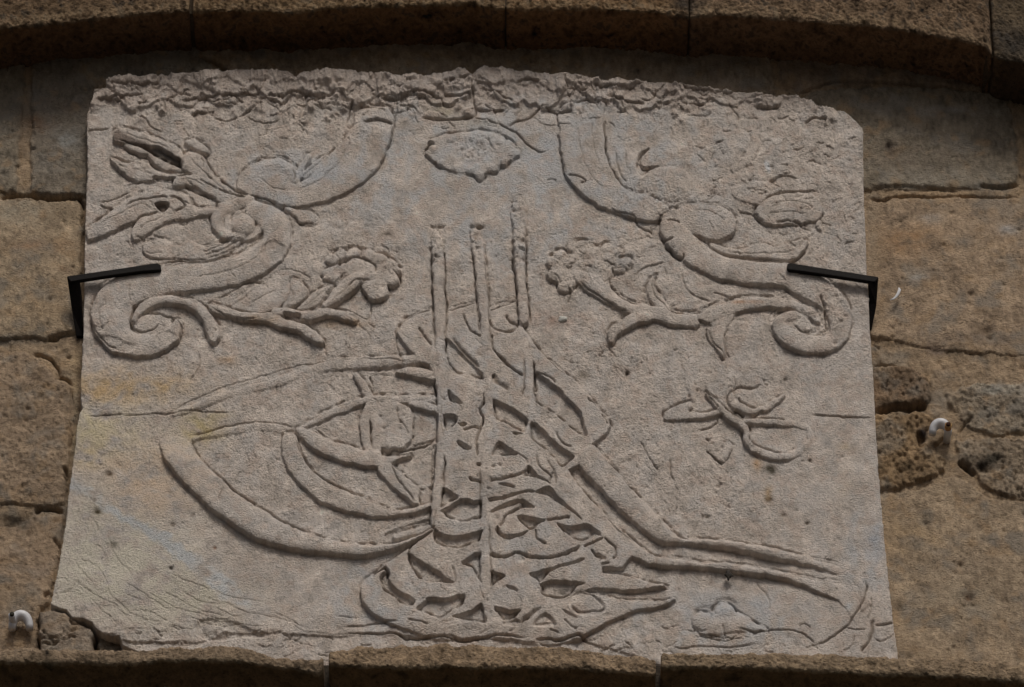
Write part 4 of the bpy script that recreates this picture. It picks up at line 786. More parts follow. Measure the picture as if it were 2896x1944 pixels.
for a in [(350,1090,190,46,(0.60,0.44,0.26),0.8), (290,1115,90,26,(0.58,0.39,0.20),0.55), (565,1215,60,44,(0.58,0.48,0.28),0.8), (330,1230,120,90,(0.63,0.55,0.40),0.6), (590,1178,60,14,(0.5,0.42,0.25),0.5), (250,1215,60,60,(0.62,0.54,0.36),0.8), (420,1350,150,90,(0.64,0.50,0.37),0.7),
          (430,1420,80,50,(0.62,0.46,0.33),0.5), (240,1290,40,26,(0.62,0.48,0.25),0.75), (330,1600,220,140,(0.65,0.60,0.49),0.95), (500,1700,190,60,(0.62,0.57,0.46),0.85), (250,1420,60,60,(0.58,0.53,0.43),0.6), (700,1610,80,60,(0.44,0.37,0.31),0.4),
          (232,1118,10,9,(0.06,0.04,0.02),0.85), (308,1338,12,9,(0.10,0.06,0.03),0.75), (274,1447,13,10,(0.10,0.08,0.05),0.75), (319,1541,14,11,(0.10,0.08,0.05),0.75), (488,1484,10,9,(0.12,0.09,0.06),0.7), (546,1459,5,4,(0.08,0.05,0.03),0.8), (607,1548,6,5,(0.25,0.10,0.04),0.6),
          (2179,1331,21,15,(0.11,0.095,0.07),0.85), (1652,1060,16,10,(0.16,0.13,0.09),0.7), (1774,1054,7,7,(0.05,0.04,0.03),0.85), (2219,1073,8,6,(0.08,0.06,0.04),0.8), (2176,1413,14,9,(0.14,0.11,0.08),0.75), (2217,1458,11,8,(0.13,0.10,0.07),0.75),
          (2283,1479,9,6,(0.14,0.11,0.08),0.7), (1999,1462,10,6,(0.14,0.11,0.08),0.7), (1095,663,13,8,(0.15,0.13,0.10),0.7), (1592,1674,16,11,(0.09,0.075,0.055),0.8), (484,1606,7,6,(0.05,0.04,0.03),0.85), (2252,1440,7,5,(0.2,0.17,0.14),0.6), (2290,1303,6,5,(0.1,0.08,0.06),0.7),
          (2140,1310,14,26,(0.5,0.30,0.14),0.5), (2172,1390,12,22,(0.5,0.34,0.18),0.45), (2390,1265,22,14,(0.52,0.38,0.22),0.4), (1570,900,60,22,(0.42,0.27,0.20),0.5), (640,1020,30,12,(0.50,0.30,0.14),0.5),
          (735,912,50,12,(0.50,0.33,0.18),0.55), (975,918,60,12,(0.50,0.33,0.18),0.55), (1010,835,30,12,(0.5,0.36,0.2),0.4), (2110,862,70,6,(0.50,0.30,0.18),0.55), (1255,312,30,16,(0.50,0.43,0.28),0.7), (1360,350,60,16,(0.45,0.38,0.26),0.4),
          (2420,1770,80,60,(0.44,0.38,0.33),0.3), (1592,1560,40,60,(0.40,0.39,0.39),0.3), (1110,1750,40,20,(0.45,0.45,0.45),0.4), (2404,1718,12,12,(0.62,0.65,0.66),0.6), (1000,1620,60,22,(0.50,0.51,0.52),0.5), (2060,1720,160,40,(0.50,0.51,0.52),0.5), (1500,420,220,120,(0.55,0.56,0.565),0.5), (870,500,120,30,(0.50,0.52,0.54),0.5), (2470,1530,30,60,(0.47,0.48,0.50),0.6)]:
    F.tint(*a)
F.tint(2171, 472, 7, 17, (0.85, 0.88, 0.9), 1.0, 2.0, -0.25); F.tint(2164, 460, 4, 8, (0.85, 0.88, 0.9), 0.8, 2.0)
F.tint(2392, 1385, 40, 60, (0.5, 0.42, 0.33), 0.25)
st = T('G', [(470,225,60),(600,280,66),(700,370,50),(880,470,60),(1040,560,70),(1200,690,90),(1350,790,110),(1500,920,110),(1620,1010,60)])
sds, _ = F.sd_stroke(catmull(st, False), full, 0, 4)
F.col += (np.array([0.56, 0.575, 0.575]) - F.col) * (0.85 * sstep(-sds / 20 + 0.5) * np.clip(0.8 + .4 * cn, 0, 1))[..., None]
# brown stain with cavity shade painted in: dark hollows in the leaf, upper left
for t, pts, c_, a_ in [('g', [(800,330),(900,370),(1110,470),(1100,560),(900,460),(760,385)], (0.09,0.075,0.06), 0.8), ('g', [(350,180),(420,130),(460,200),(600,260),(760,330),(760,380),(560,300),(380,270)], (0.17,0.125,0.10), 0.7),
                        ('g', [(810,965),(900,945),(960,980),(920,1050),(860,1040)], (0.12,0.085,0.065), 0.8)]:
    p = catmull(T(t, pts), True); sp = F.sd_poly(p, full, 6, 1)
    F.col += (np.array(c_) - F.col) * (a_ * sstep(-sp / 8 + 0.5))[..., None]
topc = sstep((330 - V + 20 * MID) / 60)[..., None]
F.col += (np.array([0.54, 0.45, 0.385]) - F.col) * topc * 0.5
F.col = F.col * np.array([1.235, 1.255, 1.29])
F.col += (np.array([0.20, 0.145, 0.10]) - F.col) * (F.D * 0.62)[..., None]     # brown in the cracks: packed dirt, with crack shade painted in
F.col = F.col.clip(0.02, 0.95)

# ---- build the slab and its carved parts
org = unproj(1345, 1850, -PB); ORG = (float(org[0]), 0.0, float(org[1]))
plaque = empty('carved_plaque', ORG)
tag(plaque, 'pale carved marble plaque with raised calligraphy and leaf scrolls set in the wall', 'plaque')
lab = F.L[:-1, :-1].copy()
kf = KEEP[:-1, :-1] & KEEP[1:, :-1] & KEEP[:-1, 1:] & KEEP[1:, 1:]
def drop_small(l):    # majority smoothing of the labels so the parts have clean borders
    best = l.copy()
    for _ in range(2):
        sh = [best, np.roll(best, 1, 0), np.roll(best, -1, 0), np.roll(best, 1, 1), np.roll(best, -1, 1)]
        st_ = np.stack(sh); cnt = np.zeros(best.shape, int); out = best.copy()
        for k in range(5):
            c = (st_ == st_[k]).sum(0); out = np.where(c > cnt, st_[k], out); cnt = np.maximum(cnt, c)
        best = out
    return best
lab = drop_small(lab)
PARTS = {'': ('slab', None), 'rosette': ('rosette', None), 'mound': ('rosette', None), 'small_emblem': ('emblem', None)}
hold = {}
def face_part(names, oname, parent):
    ids = [F.names.index(n) for n in names if n in F.names]
    me = sub_mesh(F, kf & np.isin(lab, ids), oname, M_MARBLE, ORG)
    if me is None: return None
    return new_obj(oname, me, parent)
slab = face_part([''], 'slab', plaque)
o = face_part(['rosette'], 'rosette', plaque); tag(o, 'worn scalloped rosette under the flaking top edge')
o = face_part(['mound'], 'rosette', plaque); tag(o, 'worn rounded knob of petals at the lower right')
o = face_part(['small_emblem'], 'emblem', plaque); tag(o, 'small looped leaf emblem right of the calligraphy')
o = calli = face_part(['calligraphy/letter_block'], 'calligraphy', plaque); tag(o, 'tall interlaced raised calligraphy in the middle of the plaque')
for nm, on in [('shaft_first', 'shaft'), ('shaft_second', 'shaft'), ('shaft_third', 'shaft'), ('outer_loop', 'outer_loop'), ('inner_loop', 'inner_loop'), ('long_tail', 'long_tail'), ('tassel', 'tassel')]:
    face_part(['calligraphy/' + nm], on, calli)
for side in ('left', 'right'):
    s0 = face_part(['scroll_%s/lower_scroll' % side], 'scroll', plaque); tag(s0, 'curling stone scroll with leaves on the %s half of the plaque' % side)
    face_part(['scroll_%s/upper_scroll' % side], 'upper_scroll', s0)
    face_part(['scroll_%s/leaf' % side], 'leaf', s0)
    face_part(['scroll_%s/knob' % side], 'knob', s0)
    b0 = face_part(['flower_branch_%s/branch' % side], 'flower_branch', plaque); tag(b0, 'carved flowering twig inside the %s scroll' % side)
    for nm in ('stem', 'leaf', 'flower', 'bud'): face_part(['flower_branch_%s/%s' % (side, nm)], nm, b0)

# filler plug in the slab
import bmesh
def bm_obj(name, bm, mat, parent=None, smooth=True):
    me = bpy.data.meshes.new(name); bm.to_mesh(me); bm.free(); me.materials.append(mat)
    if smooth: me.polygons.foreach_set('use_smooth', [True] * len(me.polygons))
    return new_obj(name, me, parent)
def world_pt(u, v, y):
    x, z = unproj(u, v, y); return Vector((float(x), y, float(z)))
def lump(name, c, r, mat, parent, org_, amp=0.25, seed=1):
    bm = bmesh.new(); bmesh.ops.create_icosphere(bm, subdivisions=3, radius=1.0)
    rg_ = np.random.default_rng(seed); ph = rg_.uniform(0, 6, 6)
    for v in bm.verts:
        k = 1 + amp * math.sin(v.co.x * 3.1 + ph[0]) * math.sin(v.co.z * 4.3 + ph[1]) + amp * .5 * math.sin(v.co.x * 8 + ph[2] + v.co.z * 7)
        v.co = Vector((v.co.x * r[0] * k, v.co.y * r[1], v.co.z * r[2] * k)) + c - Vector(org_)
    return bm_obj(name, bm, mat, parent)
lump('plug', world_pt(1592, 903, -PB), (0.0085, 0.004, 0.0065), M_CHALK, plaque, ORG, 0.2, 3)

# ============================================================ THE WALL
xl, _ = unproj(-170, 1960, 0); xr, _ = unproj(3066, 1960, 0)
_, zt = unproj(1448, -60, 0); _, zb = unproj(1448, 2040, 0)
Wf = Field(float(xl), float(xr), float(zb), float(zt), 0.0026, 0.0, 101)
wm_ = Wf.mm
wB = noise(Wf.shape, wm_, 60, 500, 1.0, seed=111); wM = noise(Wf.shape, wm_, 12, 70, 1.0, seed=112)
wF = noise(Wf.shape, wm_, 5.5, 20, 0.5, sx=0.8, sz=1.2, seed=113); wH = noise(Wf.shape, wm_, 6, 60, 1.0, sx=0.35, sz=1.5, seed=114)
wP = noise(Wf.shape, wm_, 6, 22, 0.4, seed=115)
Wf.cn = noise(Wf.shape, wm_, 14, 140, 1.1, seed=116)
Wf.H += -2.2 + 0.9 * wM + 0.4 * wF + 0.6 * wH
Wf.col[:] = (0.33, 0.245, 0.155)
MORT = (0.36, 0.26, 0.165)
STONES = [  # outline, height mm, roughness, colour
    ([(-200,40),(72,40),(72,190),(70,250),(62,330),(55,430),(52,540),(-200,552)], 3, 1.0, (0.25,0.21,0.15)),
    ([(96,40),(560,30),(560,158),(600,178),(640,208),(700,330),(700,540),(240,552),(150,548),(88,540),(86,430),(90,300)], 5, 1.1, (0.23,0.195,0.145)),
    ([(575,30),(2180,30),(2178,180),(2190,235),(2230,262),(2250,400),(1500,400),(720,400),(652,208),(612,174),(572,156)], 3, 0.9, (0.31,0.245,0.17)),
    ([(2200,30),(3200,30),(3200,232),(2896,270),(2795,252),(2540,233),(2320,243),(2262,262),(2205,235)], 1, 0.8, (0.25,0.19,0.13)),
    ([(2262,276),(2320,252),(2540,243),(2700,250),(2795,262),(2850,285),(2872,385),(2882,500),(2862,526),(2760,532),(2300,532)], 3, 1.0, (0.25,0.21,0.15)),
    ([(2900,290),(3200,280),(3200,530),(2905,530)], 2, 0.9, (0.36,0.27,0.17)),
    ([(2300,566),(2470,562),(2490,570),(2520,560),(2700,556),(3200,560),(3200,1015),(2896,1004),(2760,998),(2624,984),(2500,955),(2300,950)], 1.5, 0.8, (0.37,0.275,0.18)),
    ([(2300,1035),(2480,1030),(2580,1034),(2625,1060),(2634,1114),(2618,1142),(2540,1152),(2300,1166)], 9, 2.5, (0.24,0.165,0.10)),
    ([(2300,1180),(2540,1164),(2610,1160),(2655,1185),(2618,1212),(2606,1248),(2640,1265),(2675,1300),(2670,1325),(2624,1352),(2540,1376),(2300,1395)], 7, 2.8, (0.29,0.20,0.11)),
    ([(2676,1108),(2760,1086),(3200,1070),(3200,1228),(2810,1226),(2750,1212),(2715,1180),(2679,1140)], 4, 2.0, (0.29,0.235,0.165)),
    ([(2700,1242),(2800,1236),(3200,1240),(3200,1440),(2896,1414),(2795,1381),(2752,1330),(2709,1295)], 5, 2.4, (0.28,0.22,0.15)),
    ([(2300,1412),(2540,1394),(2640,1372),(2690,1345),(2740,1365),(2800,1410),(3200,1455),(3200,2100),(2300,2100)], 1, 0.8, (0.36,0.275,0.18)),
    ([(-200,566),(130,563),(222,567),(233,600),(230,760),(226,900),(212,936),(150,952),(-200,965)], 5, 0.8, (0.37,0.285,0.185)),
    ([(-200,1000),(60,992),(112,1012),(142,1042),(163,1072),(200,1095),(208,1150),(202,1250),(187,1330),(187,1420),(120,1436),(60,1424),(-200,1400)], 6, 1.5, (0.315,0.235,0.155)),
    ([(-200,1470),(40,1480),(100,1456),(180,1450),(176,1500),(160,1600),(140,1700),(112,1716),(108,1840),(108,2100),(-200,2100)], 6, 1.3, (0.345,0.255,0.165)),
    ([(113,1722),(160,1716),(250,1762),(270,1785),(268,1840),(268,2100),(113,2100)], 30, 1.2, (0.30,0.24,0.175)),
    ([(276,1782),(320,1790),(360,1830),(420,2100),(276,2100)], 12, 1.8, (0.20,0.165,0.12)),
]
sid = np.zeros(Wf.shape, np.int16)
fullw = (slice(0, Wf.shape[0]), slice(0, Wf.shape[1]))
for k, (pts, hh, ro, colr) in enumerate(STONES):
    p = np.array(pts, float)
    w = Wf.win(p.min(0), p.max(0), 12)
    if w is None: continue
    sdp = Wf.sd_poly(p, w, hh, 2.2)
    soft = 4.0 if ro < 2 else 7.0
    ed = sstep(-sdp / soft + 0.5); rd = np.sqrt(np.clip(1 - (1 - np.clip(-sdp / 16, 0, 1)) ** 2, 0, 1))
    rough = ro * (0.40 * wF[w] + 0.5 * wM[w] - 1.1 * np.clip(wP[w] - 0.9 + 0.0 * ro, 0, 3) * (1 if ro > 1.8 else 0.5) + 0.5 * wH[w]) + 1.3 * wB[w]
    tgt = hh * (0.45 + 0.55 * rd) + rough
    Wf.H[w] = Wf.H[w] * (1 - ed) + tgt * ed
    trench = np.exp(-(np.abs(sdp + 0) / 2.6) ** 2) * (1.0 + 1.9 * np.clip(wM[w], -0.5, 1.5))
    Wf.H[w] -= trench.astype(np.float32)
    sid[w] = np.where(ed > 0.5, k + 1, sid[w])
    e3 = sstep(-sdp / 10 + 0.5)[..., None]
    Wf.col[w] = Wf.col[w] * (1 - e3) + np.array(colr, np.float32) * e3
def wc(t, pts, w, d, top=0, **k): Wf.crack(t, pts, w, d, top=top, **k)
wc('A', [(0,1312),(60,1296),(150,1288),(300,1306),(400,1310),(500,1302),(545,1335),(552,1400)], 4.2, 16)
wc('A', [(1305,370),(1380,390),(1440,430),(1480,455),(1505,485)], 3.4, 10); wc('C', [(850,625),(900,600),(970,570),(1100,540),(1500,545),(2000,590)], 3.2, 9)
wc('C', [(1285,1300),(1400,1325),(1440,1305),(1600,1290),(1750,1300),(1950,1295),(2150,1305),(2336,1298)], 3.2, 9); wc('C', [(1290,1245),(1500,1230),(1750,1245),(1950,1245)], 3, 4, step=-3)
wc('C', [(2030,1228),(2180,1238),(2310,1218)], 3.4, 8); wc('C', [(600,470),(640,520),(670,560)], 3, 6)
wc('D', [(310,830),(370,835),(400,810),(500,790)], 4.5, 10, top=2); wc('D', [(200,935),(290,950),(350,990),(385,1040),(390,1090),(440,1110),(485,1160)], 4.0, 11)
wc('D', [(470,1170),(475,1300),(465,1440),(470,1560)], 3.2, 9); wc('D', [(420,690),(415,740),(440,790)], 2.6, 3)
wc('G', [(230,412),(270,388),(340,385),(430,405)], 5, 13); wc('G', [(420,110),(445,160),(430,190)], 5, 10); wc('G', [(310,990),(300,960),(330,945)], 6, 9); wc('G', [(350,600),(400,650)], 5, 6)
wc('G', [(262,1100),(262,1250),(265,1320)], 3, 5); wc('G', [(620,1180),(635,1240),(630,1310)], 5, 16, top=20); wc('G', [(380,1030),(430,1075),(520,1130),(600,1150)], 5.5, 22, top=16)
for q in [[(265,1240),(330,1255),(360,1280)], [(270,1180),(340,1240),(400,1240),(430,1200),(420,1170)], [(440,1160),(470,1195),(515,1180)], [(300,1250),(350,1245),(440,1260),(470,1230),(520,1240)], [(460,1120),(500,1150),(560,1140)], [(290,1280),(360,1290),(400,1270)]]:
    wc('G', q, 3, 6, top=28, step=3, reach=18)
wc('F', [(1360,1305),(1430,1290),(1520,1278),(1620,1275),(1700,1265)], 6, 16, top=8); wc('F', [(1340,1020),(1400,1015),(1500,1020)], 4, 8)
wc('F', [(1740,1545),(1780,1500),(1830,1470)], 3.4, 8, top=4); wc('F', [(1640,1440),(1640,1500),(1660,1560)], 7, 12, top=4); wc('F', [(1900,1460),(1940,1410),(2000,1360)], 3, 6)
wc('F', [(1340,870),(1390,900)], 3, 5); wc('I', [(1900,60),(1960,100),(2010,150)], 6, 12, top=6)
for u, v, r, d in [(2515,416,10,7),(2518,436,8,5),(2790,935,16,9),(2800,955,10,8),(2745,831,8,6),(2690,605,7,6),(2669,697,5,5),(2525,955,5,5),(2545,920,4,4),(2650,985,14,5),(2618,1480,8,6),(2560,1505,5,4),(2716,1598,10,7),(2745,1690,12,6),(2752,1712,8,6),(2700,1620,7,5),(2840,1500,6,5),(2645,1555,5,4),(2535,1550,8,4),(2640,1200,14,12),(2600,1340,12,9),(2610,1240,10,12),(2740,1320,12,12),(2780,1330,14,10),(2820,1300,10,10),(2870,1250,9,10),(100,1022,4,5),(60,1485,26,9),(20,1480,24,9),(80,1520,14,6),(14,1180,5,5),(75,1195,6,5),(8,406,8,5),(12,495,10,5),(2893,1040,8,4),(2765,1140,8,5),(100,1150,5,4)]:
    Wf.dimple(u, v, r, d)
for k in range(120):
    Wf.dimple(rg.uniform(2460, 3000), rg.uniform(560, 1850), rg.uniform(2.5, 6), rg.uniform(1.5, 5))
    Wf.dimple(rg.uniform(-80, 220), rg.uniform(200, 1850), rg.uniform(2.5, 6), rg.uniform(1.5, 5))
# wall colour
Wf.col *= (1 + 0.13 * Wf.cn + 0.10 * noise(Wf.shape, wm_, 6, 50, 0.9, sx=0.5, sz=1.3, seed=121))[..., None]
gy = np.clip(noise(Wf.shape, wm_, 20, 200, 1.2, seed=122) - 0.2, 0, 1.5) * 0.38
Wf.col += (np.array([0.24, 0.22, 0.18]) - Wf.col) * gy[..., None]
og = np.clip(noise(Wf.shape, wm_, 14, 120, 1.1, seed=123) - 0.6, 0, 1.5) * 0.35
Wf.col += (np.array([0.38, 0.26, 0.145]) - Wf.col) * og[..., None]
for a in [(70,400,18,140,(0.40,0.29,0.18),0.65), (170,330,110,90,(0.15,0.125,0.095),0.5), (40,330,60,60,(0.13,0.115,0.09),0.5), (190,400,34,34,(0.30,0.30,0.27),0.6), (110,350,40,20,(0.22,0.12,0.06),0.5), (60,600,80,40,(0.36,0.32,0.24),0.5), (110,700,110,18,(0.33,0.22,0.13),0.5),
          (120,880,90,30,(0.36,0.25,0.14),0.4), (60,960,120,16,(0.16,0.135,0.10),0.5), (190,770,22,8,(0.16,0.10,0.06),0.6), (40,1480,70,28,(0.085,0.068,0.048),0.75), (110,1400,60,20,(0.12,0.09,0.06),0.5), (150,1480,46,30,(0.33,0.20,0.09),0.4), (90,1600,110,60,(0.38,0.28,0.19),0.4),
          (50,1690,60,40,(0.2,0.17,0.12),0.3), (190,1770,60,34,(0.31,0.25,0.185),0.6), (215,1050,22,60,(0.42,0.31,0.18),0.5), (215,1300,10,150,(0.33,0.30,0.2),0.5),
          (2515,416,18,14,(0.07,0.05,0.04),0.75), (2525,440,18,10,(0.09,0.07,0.05),0.6), (2590,450,160,50,(0.19,0.155,0.115),0.5), (2680,320,90,14,(0.34,0.33,0.30),0.4), (2620,500,220,20,(0.35,0.31,0.24),0.5), (2640,545,260,9,(0.38,0.27,0.16),0.7),
          (2560,680,90,40,(0.40,0.22,0.09),0.5), (2800,640,120,60,(0.44,0.33,0.22),0.5), (2630,620,30,14,(0.46,0.43,0.38),0.5), (2850,650,26,12,(0.50,0.48,0.44),0.6), (2790,935,26,16,(0.07,0.05,0.035),0.8), (2745,831,13,9,(0.10,0.07,0.05),0.75), (2600,785,22,10,(0.45,0.43,0.38),0.5),
          (2760,960,160,16,(0.21,0.165,0.12),0.6), (2660,990,50,16,(0.16,0.12,0.09),0.6), (2760,1035,180,18,(0.48,0.35,0.22),0.5), (2650,1070,20,40,(0.33,0.24,0.15),0.5), (2560,1080,60,30,(0.18,0.145,0.105),0.45), (2625,1120,20,16,(0.07,0.06,0.05),0.6), (2545,1148,60,8,(0.06,0.045,0.03),0.7),
          (2840,1110,100,20,(0.36,0.34,0.28),0.5), (2760,1320,40,18,(0.05,0.04,0.03),0.8), (2810,1300,30,20,(0.06,0.05,0.035),0.7), (2610,1225,18,18,(0.05,0.04,0.035),0.7), (2600,1345,50,14,(0.08,0.06,0.04),0.6), (2660,1320,20,50,(0.42,0.31,0.19),0.6), (2690,1180,30,90,(0.42,0.30,0.18),0.5),
          (2560,1520,90,60,(0.38,0.26,0.13),0.35), (2720,1700,150,80,(0.33,0.27,0.185),0.4), (2740,1688,12,16,(0.16,0.10,0.06),0.6), (2700,1600,80,30,(0.27,0.22,0.16),0.4), (2490,1700,40,200,(0.38,0.27,0.16),0.3), (2600,1860,260,40,(0.36,0.27,0.17),0.4),
          (2470,640,20,120,(0.33,0.27,0.19),0.6), (2490,800,22,200,(0.36,0.26,0.16),0.5), (2889,420,9,170,(0.43,0.31,0.18),0.6), (2000,200,120,40,(0.22,0.2,0.17),0.4)]:
    Wf.tint(*a)
Wf.tint(2530, 828, 5, 16, (0.3, 0.25, 0.18), 0.3)
Wf.col = (Wf.col * np.array([1.20, 1.215, 1.29])).clip(0.015, 0.9)

WORG = (0.0, 0.0, float(zb))
wall = empty('stone_wall', WORG)
tag(wall, 'tan sandstone block wall around and behind the marble plaque', 'wall')
# leave out what the slab hides
inner = Wf.sd_poly(OUT, fullw, 0, 0.0) < -60
low = (Wf.V > 1905)
hid = inner | (low & False)
hf_ = hid[:-1, :-1] & hid[1:, 1:]
sidf = sid[:-1, :-1]
for k in range(len(STONES) + 1):
    me = sub_mesh(Wf, (sidf == k) & ~hf_, 'mortar' if k == 0 else 'stone', M_WALL, WORG)
    if me: new_obj('mortar' if k == 0 else 'stone', me, wall)
# plain blocks of the same wall outside the picture, so the wall goes on
def slab_block(xA, xB, zA, zB, col, seed):
    n = noise((10, 10), 20, 30, 200, 1, seed=seed)
    bm = bmesh.new(); nx, nz = 9, 7
    g = [[bm.verts.new((xA + (xB - xA) * i / (nx - 1), -0.004 + 0.0015 * float(n[j, i]) + (0.012 if i in (0, nx - 1) or j in (0, nz - 1) else 0), zA + (zB - zA) * j / (nz - 1))) for i in range(nx)] for j in range(nz)]
    for j in range(nz - 1):
        for i in range(nx - 1): bm.faces.new((g[j][i], g[j][i + 1], g[j + 1][i + 1], g[j + 1][i]))
    for v in bm.verts: v.co -= Vector(WORG)
    me = bpy.data.meshes.new('stone'); bm.to_mesh(me); bm.free()
    me.polygons.foreach_set('use_smooth', [True] * len(me.polygons))
    at = me.color_attributes.new('Col', 'FLOAT_COLOR', 'POINT')
    at.data.foreach_set('color', np.tile(np.array(tuple(col) + (1,), np.float32), len(me.vertices)))
    me.materials.append(M_WALL); new_obj('stone', me, wall)
rr = np.random.default_rng(9)
XL, XR, ZB, ZT = float(Wf.xs[0]), float(Wf.xs[-1]), float(Wf.zs[-1]), float(Wf.zs[0])
zz = ZB - 0.9; row = 0
while zz < ZT + 0.6:
    hgt = 0.30
    for sgn in (-1, 1):
        xx = XR if sgn > 0 else XL
        for q in range(3):
            wd_ = 0.42 + 0.1 * rr.random(); a, b_ = (xx, xx + wd_ * sgn); 
            slab_block(min(a, b_) + 0.004, max(a, b_) - 0.004, zz + 0.004, zz + hgt - 0.004, np.array([0.34, 0.26, 0.17]) * rr.uniform(0.8, 1.15), int(rr.integers(1e6)))
            xx = b_
    if zz + hgt <= ZB + 0.02:
        xx = XL
        while xx < XR - 0.01:
            b_ = min(XR, xx + 0.45); slab_block(xx + 0.004, b_ - 0.004, zz + 0.004, zz + hgt - 0.004, np.array([0.34, 0.26, 0.17]) * rr.uniform(0.8, 1.15), int(rr.integers(1e6))); xx = b_
    zz += hgt

# ============================================================ ARCH AND LEDGE (swept stones)
def sweep_stone(name, parent, org_, us, edge_v, y_front, prof, mat, colfn, seed, amp=2.2, dx=0.0023, endr=0.006, chip=1.0, uend=None):
    """us=(u0,u1) picture columns of the ends on the front plane; edge_v(u) the picture row of the front edge;
       prof: list of (s, dy, dz) run of the section in metres relative to the edge, s order"""
    xA = float(unproj(us[0], edge_v(us[0]), y_front)[0]); xB = float(unproj(us[1], edge_v(us[1]), y_front)[0])
    nx = max(6, int((xB - xA) / dx)); xs = np.linspace(xA, xB, nx)
    # section resampled
    P = np.array(prof, float); seg = np.hypot(np.diff(P[:, 0]), np.diff(P[:, 1])); cum = np.concatenate([[0], np.cumsum(seg)])
    nt = max(6, int(cum[-1] / dx)); tt = np.linspace(0, cum[-1], nt)
    py = np.interp(tt, cum, P[:, 0]); pz = np.interp(tt, cum, P[:, 1])
    for _ in range(3):
        py[1:-1] = (py[:-2] + 2 * py[1:-1] + py[2:]) / 4; pz[1:-1] = (pz[:-2] + 2 * pz[1:-1] + pz[2:]) / 4
    ty = np.gradient(py); tz = np.gradient(pz); ln = np.hypot(ty, tz) + 1e-9
    ny, nz = tz / ln, -ty / ln            # section normal
    us_ = np.interp(xs, [xA, xB], us)
    ez = np.array([float(unproj(u, edge_v(u), y_front)[1]) for u in us_])
    sh = (nt, nx); m_ = dx * 1000
    n1 = noise(sh, m_, 5, 30, 0.9, sx=0.7, seed=seed); n2 = noise(sh, m_, 30, 200, 1.2, sx=0.5, seed=seed + 1); n3 = noise(sh, m_, 5, 14, 0.3, seed=seed + 2)
    endd = np.minimum(xs - xA, xB - xs)
    rd = -endr * (1 - np.sqrt(np.clip(1 - (1 - np.clip(endd / endr, 0, 1)) ** 2, 0, 1)))
    disp = (amp * (0.45 * n1 + 0.9 * n2 + 0.3 * n3 - 0.7 * np.clip(n1 - 0.9, 0, 3)) / 1000) + rd[None, :]
    X = np.repeat(xs[None], nt, 0) + 0.0
    Y = y_front + py[:, None] + disp * ny[:, None]
    Z = ez[None, :] + pz[:, None] + disp * nz[:, None] 
    # end caps: collapse towards the middle of the section
    cy, cz = py.mean(), pz.mean()
    def capcol(xc, zc_): return np.full((nt, 1), xc), np.full((nt, 1), y_front + cy), np.full((nt, 1), zc_ + cz)
    a = capcol(xA, ez[0]); b = capcol(xB, ez[-1])
    X = np.hstack([a[0], X, b[0]]); Y = np.hstack([a[1], Y, b[1]]); Z = np.hstack([a[2], Z, b[2]])
    nc = X.shape[1]
    r, c = np.meshgrid(np.arange(nt - 1), np.arange(nc - 1), indexing='ij'); r = r.ravel(); c = c.ravel()
    q = np.stack([r * nc + c, (r + 1) * nc + c, (r + 1) * nc + c + 1, r * nc + c + 1], 1)
    n4 = noise(sh, m_, 12, 110, 1.1, seed=seed + 5); n5 = noise(sh, m_, 8, 60, 0.9, sx=0.6, seed=seed + 6)
    col = colfn(us_[None, :] + 0 * pz[:, None], pz[:, None] + 0 * us_[None, :], py[:, None] + 0 * us_[None, :], n4, n5)
    col = np.concatenate([col[:, :1], col, col[:, -1:]], 1).clip(0.012, 0.9)
    co = np.stack([X.ravel(), Y.ravel(), Z.ravel()], 1) - np.array(org_)
    me = mesh_np(name, co, q, mat, col.reshape(-1, 3))
    return new_obj(name, me, parent)

AD = 0.128
arch_u = np.array([-200, 0, 214, 428, 531, 548, 685, 813, 950, 1080, 1250, 1335, 1400, 1485, 1635, 1850, 1950, 2024, 2240, 2540, 2710, 2786, 2812, 2896, 3100])
arch_v = np.array([110, 81, 60, 38, 31, 34, 30, 36, 22, 19, 15, 10, 26, 27, 26, 34, 50, 42, 56, 82, 112, 130, 160, 178, 235])
arch_e = lambda u: float(np.interp(u, arch_u, arch_v))
arch = empty('stone_arch', (0, -AD, float(unproj(1448, 20, -AD)[1])))
tag(arch, 'dark weathered sandstone arch band projecting over the top of the plaque', 'arch')
aorg = tuple(arch.location)
aprof = [(0.0, 0.24), (0.0, 0.05), (0.0, 0.012), (0.001, 0.004), (0.006, 0.0), (0.03, 0.0), (0.08, 0.001), (0.15, 0.004)]
def acol(c0):
    def f(u, pz, py, n4, n5):
        col = np.ones(u.shape + (3,)) * np.array(c0)
        col *= (1 + 0.22 * n4 + 0.16 * n5)[..., None] * np.array([0.64, 0.58, 0.55])
        dk = np.clip(n4 * 0.8 + n5 * 0.6 - 0.7, 0, 1)[..., None] * 0.8
        col += (np.array([0.055, 0.048, 0.04]) - col) * dk
        lt = np.exp(-((pz - 0.012) / 0.012) ** 2)[..., None] * (py < 0.003)[..., None] * 0.45
        col += (np.array([0.42, 0.31, 0.19]) - col) * lt * np.clip(0.7 + n5[..., None], 0, 1)
        lich = np.exp(-(((u - 1940) / 40) ** 2 + ((pz - 0.03) / 0.03) ** 2))[..., None] + np.exp(-(((u - 2870) / 60) ** 2 + ((pz - 0.03) / 0.05) ** 2))[..., None]
        col += (np.array([0.05, 0.045, 0.04]) - col) * np.clip(lich, 0, 1) * 0.8
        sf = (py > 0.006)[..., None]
        col = np.where(sf, col * np.array([0.95, 0.82, 0.72]), col)  # soffit darkened: its shade is put into the colour
        return col
    return f
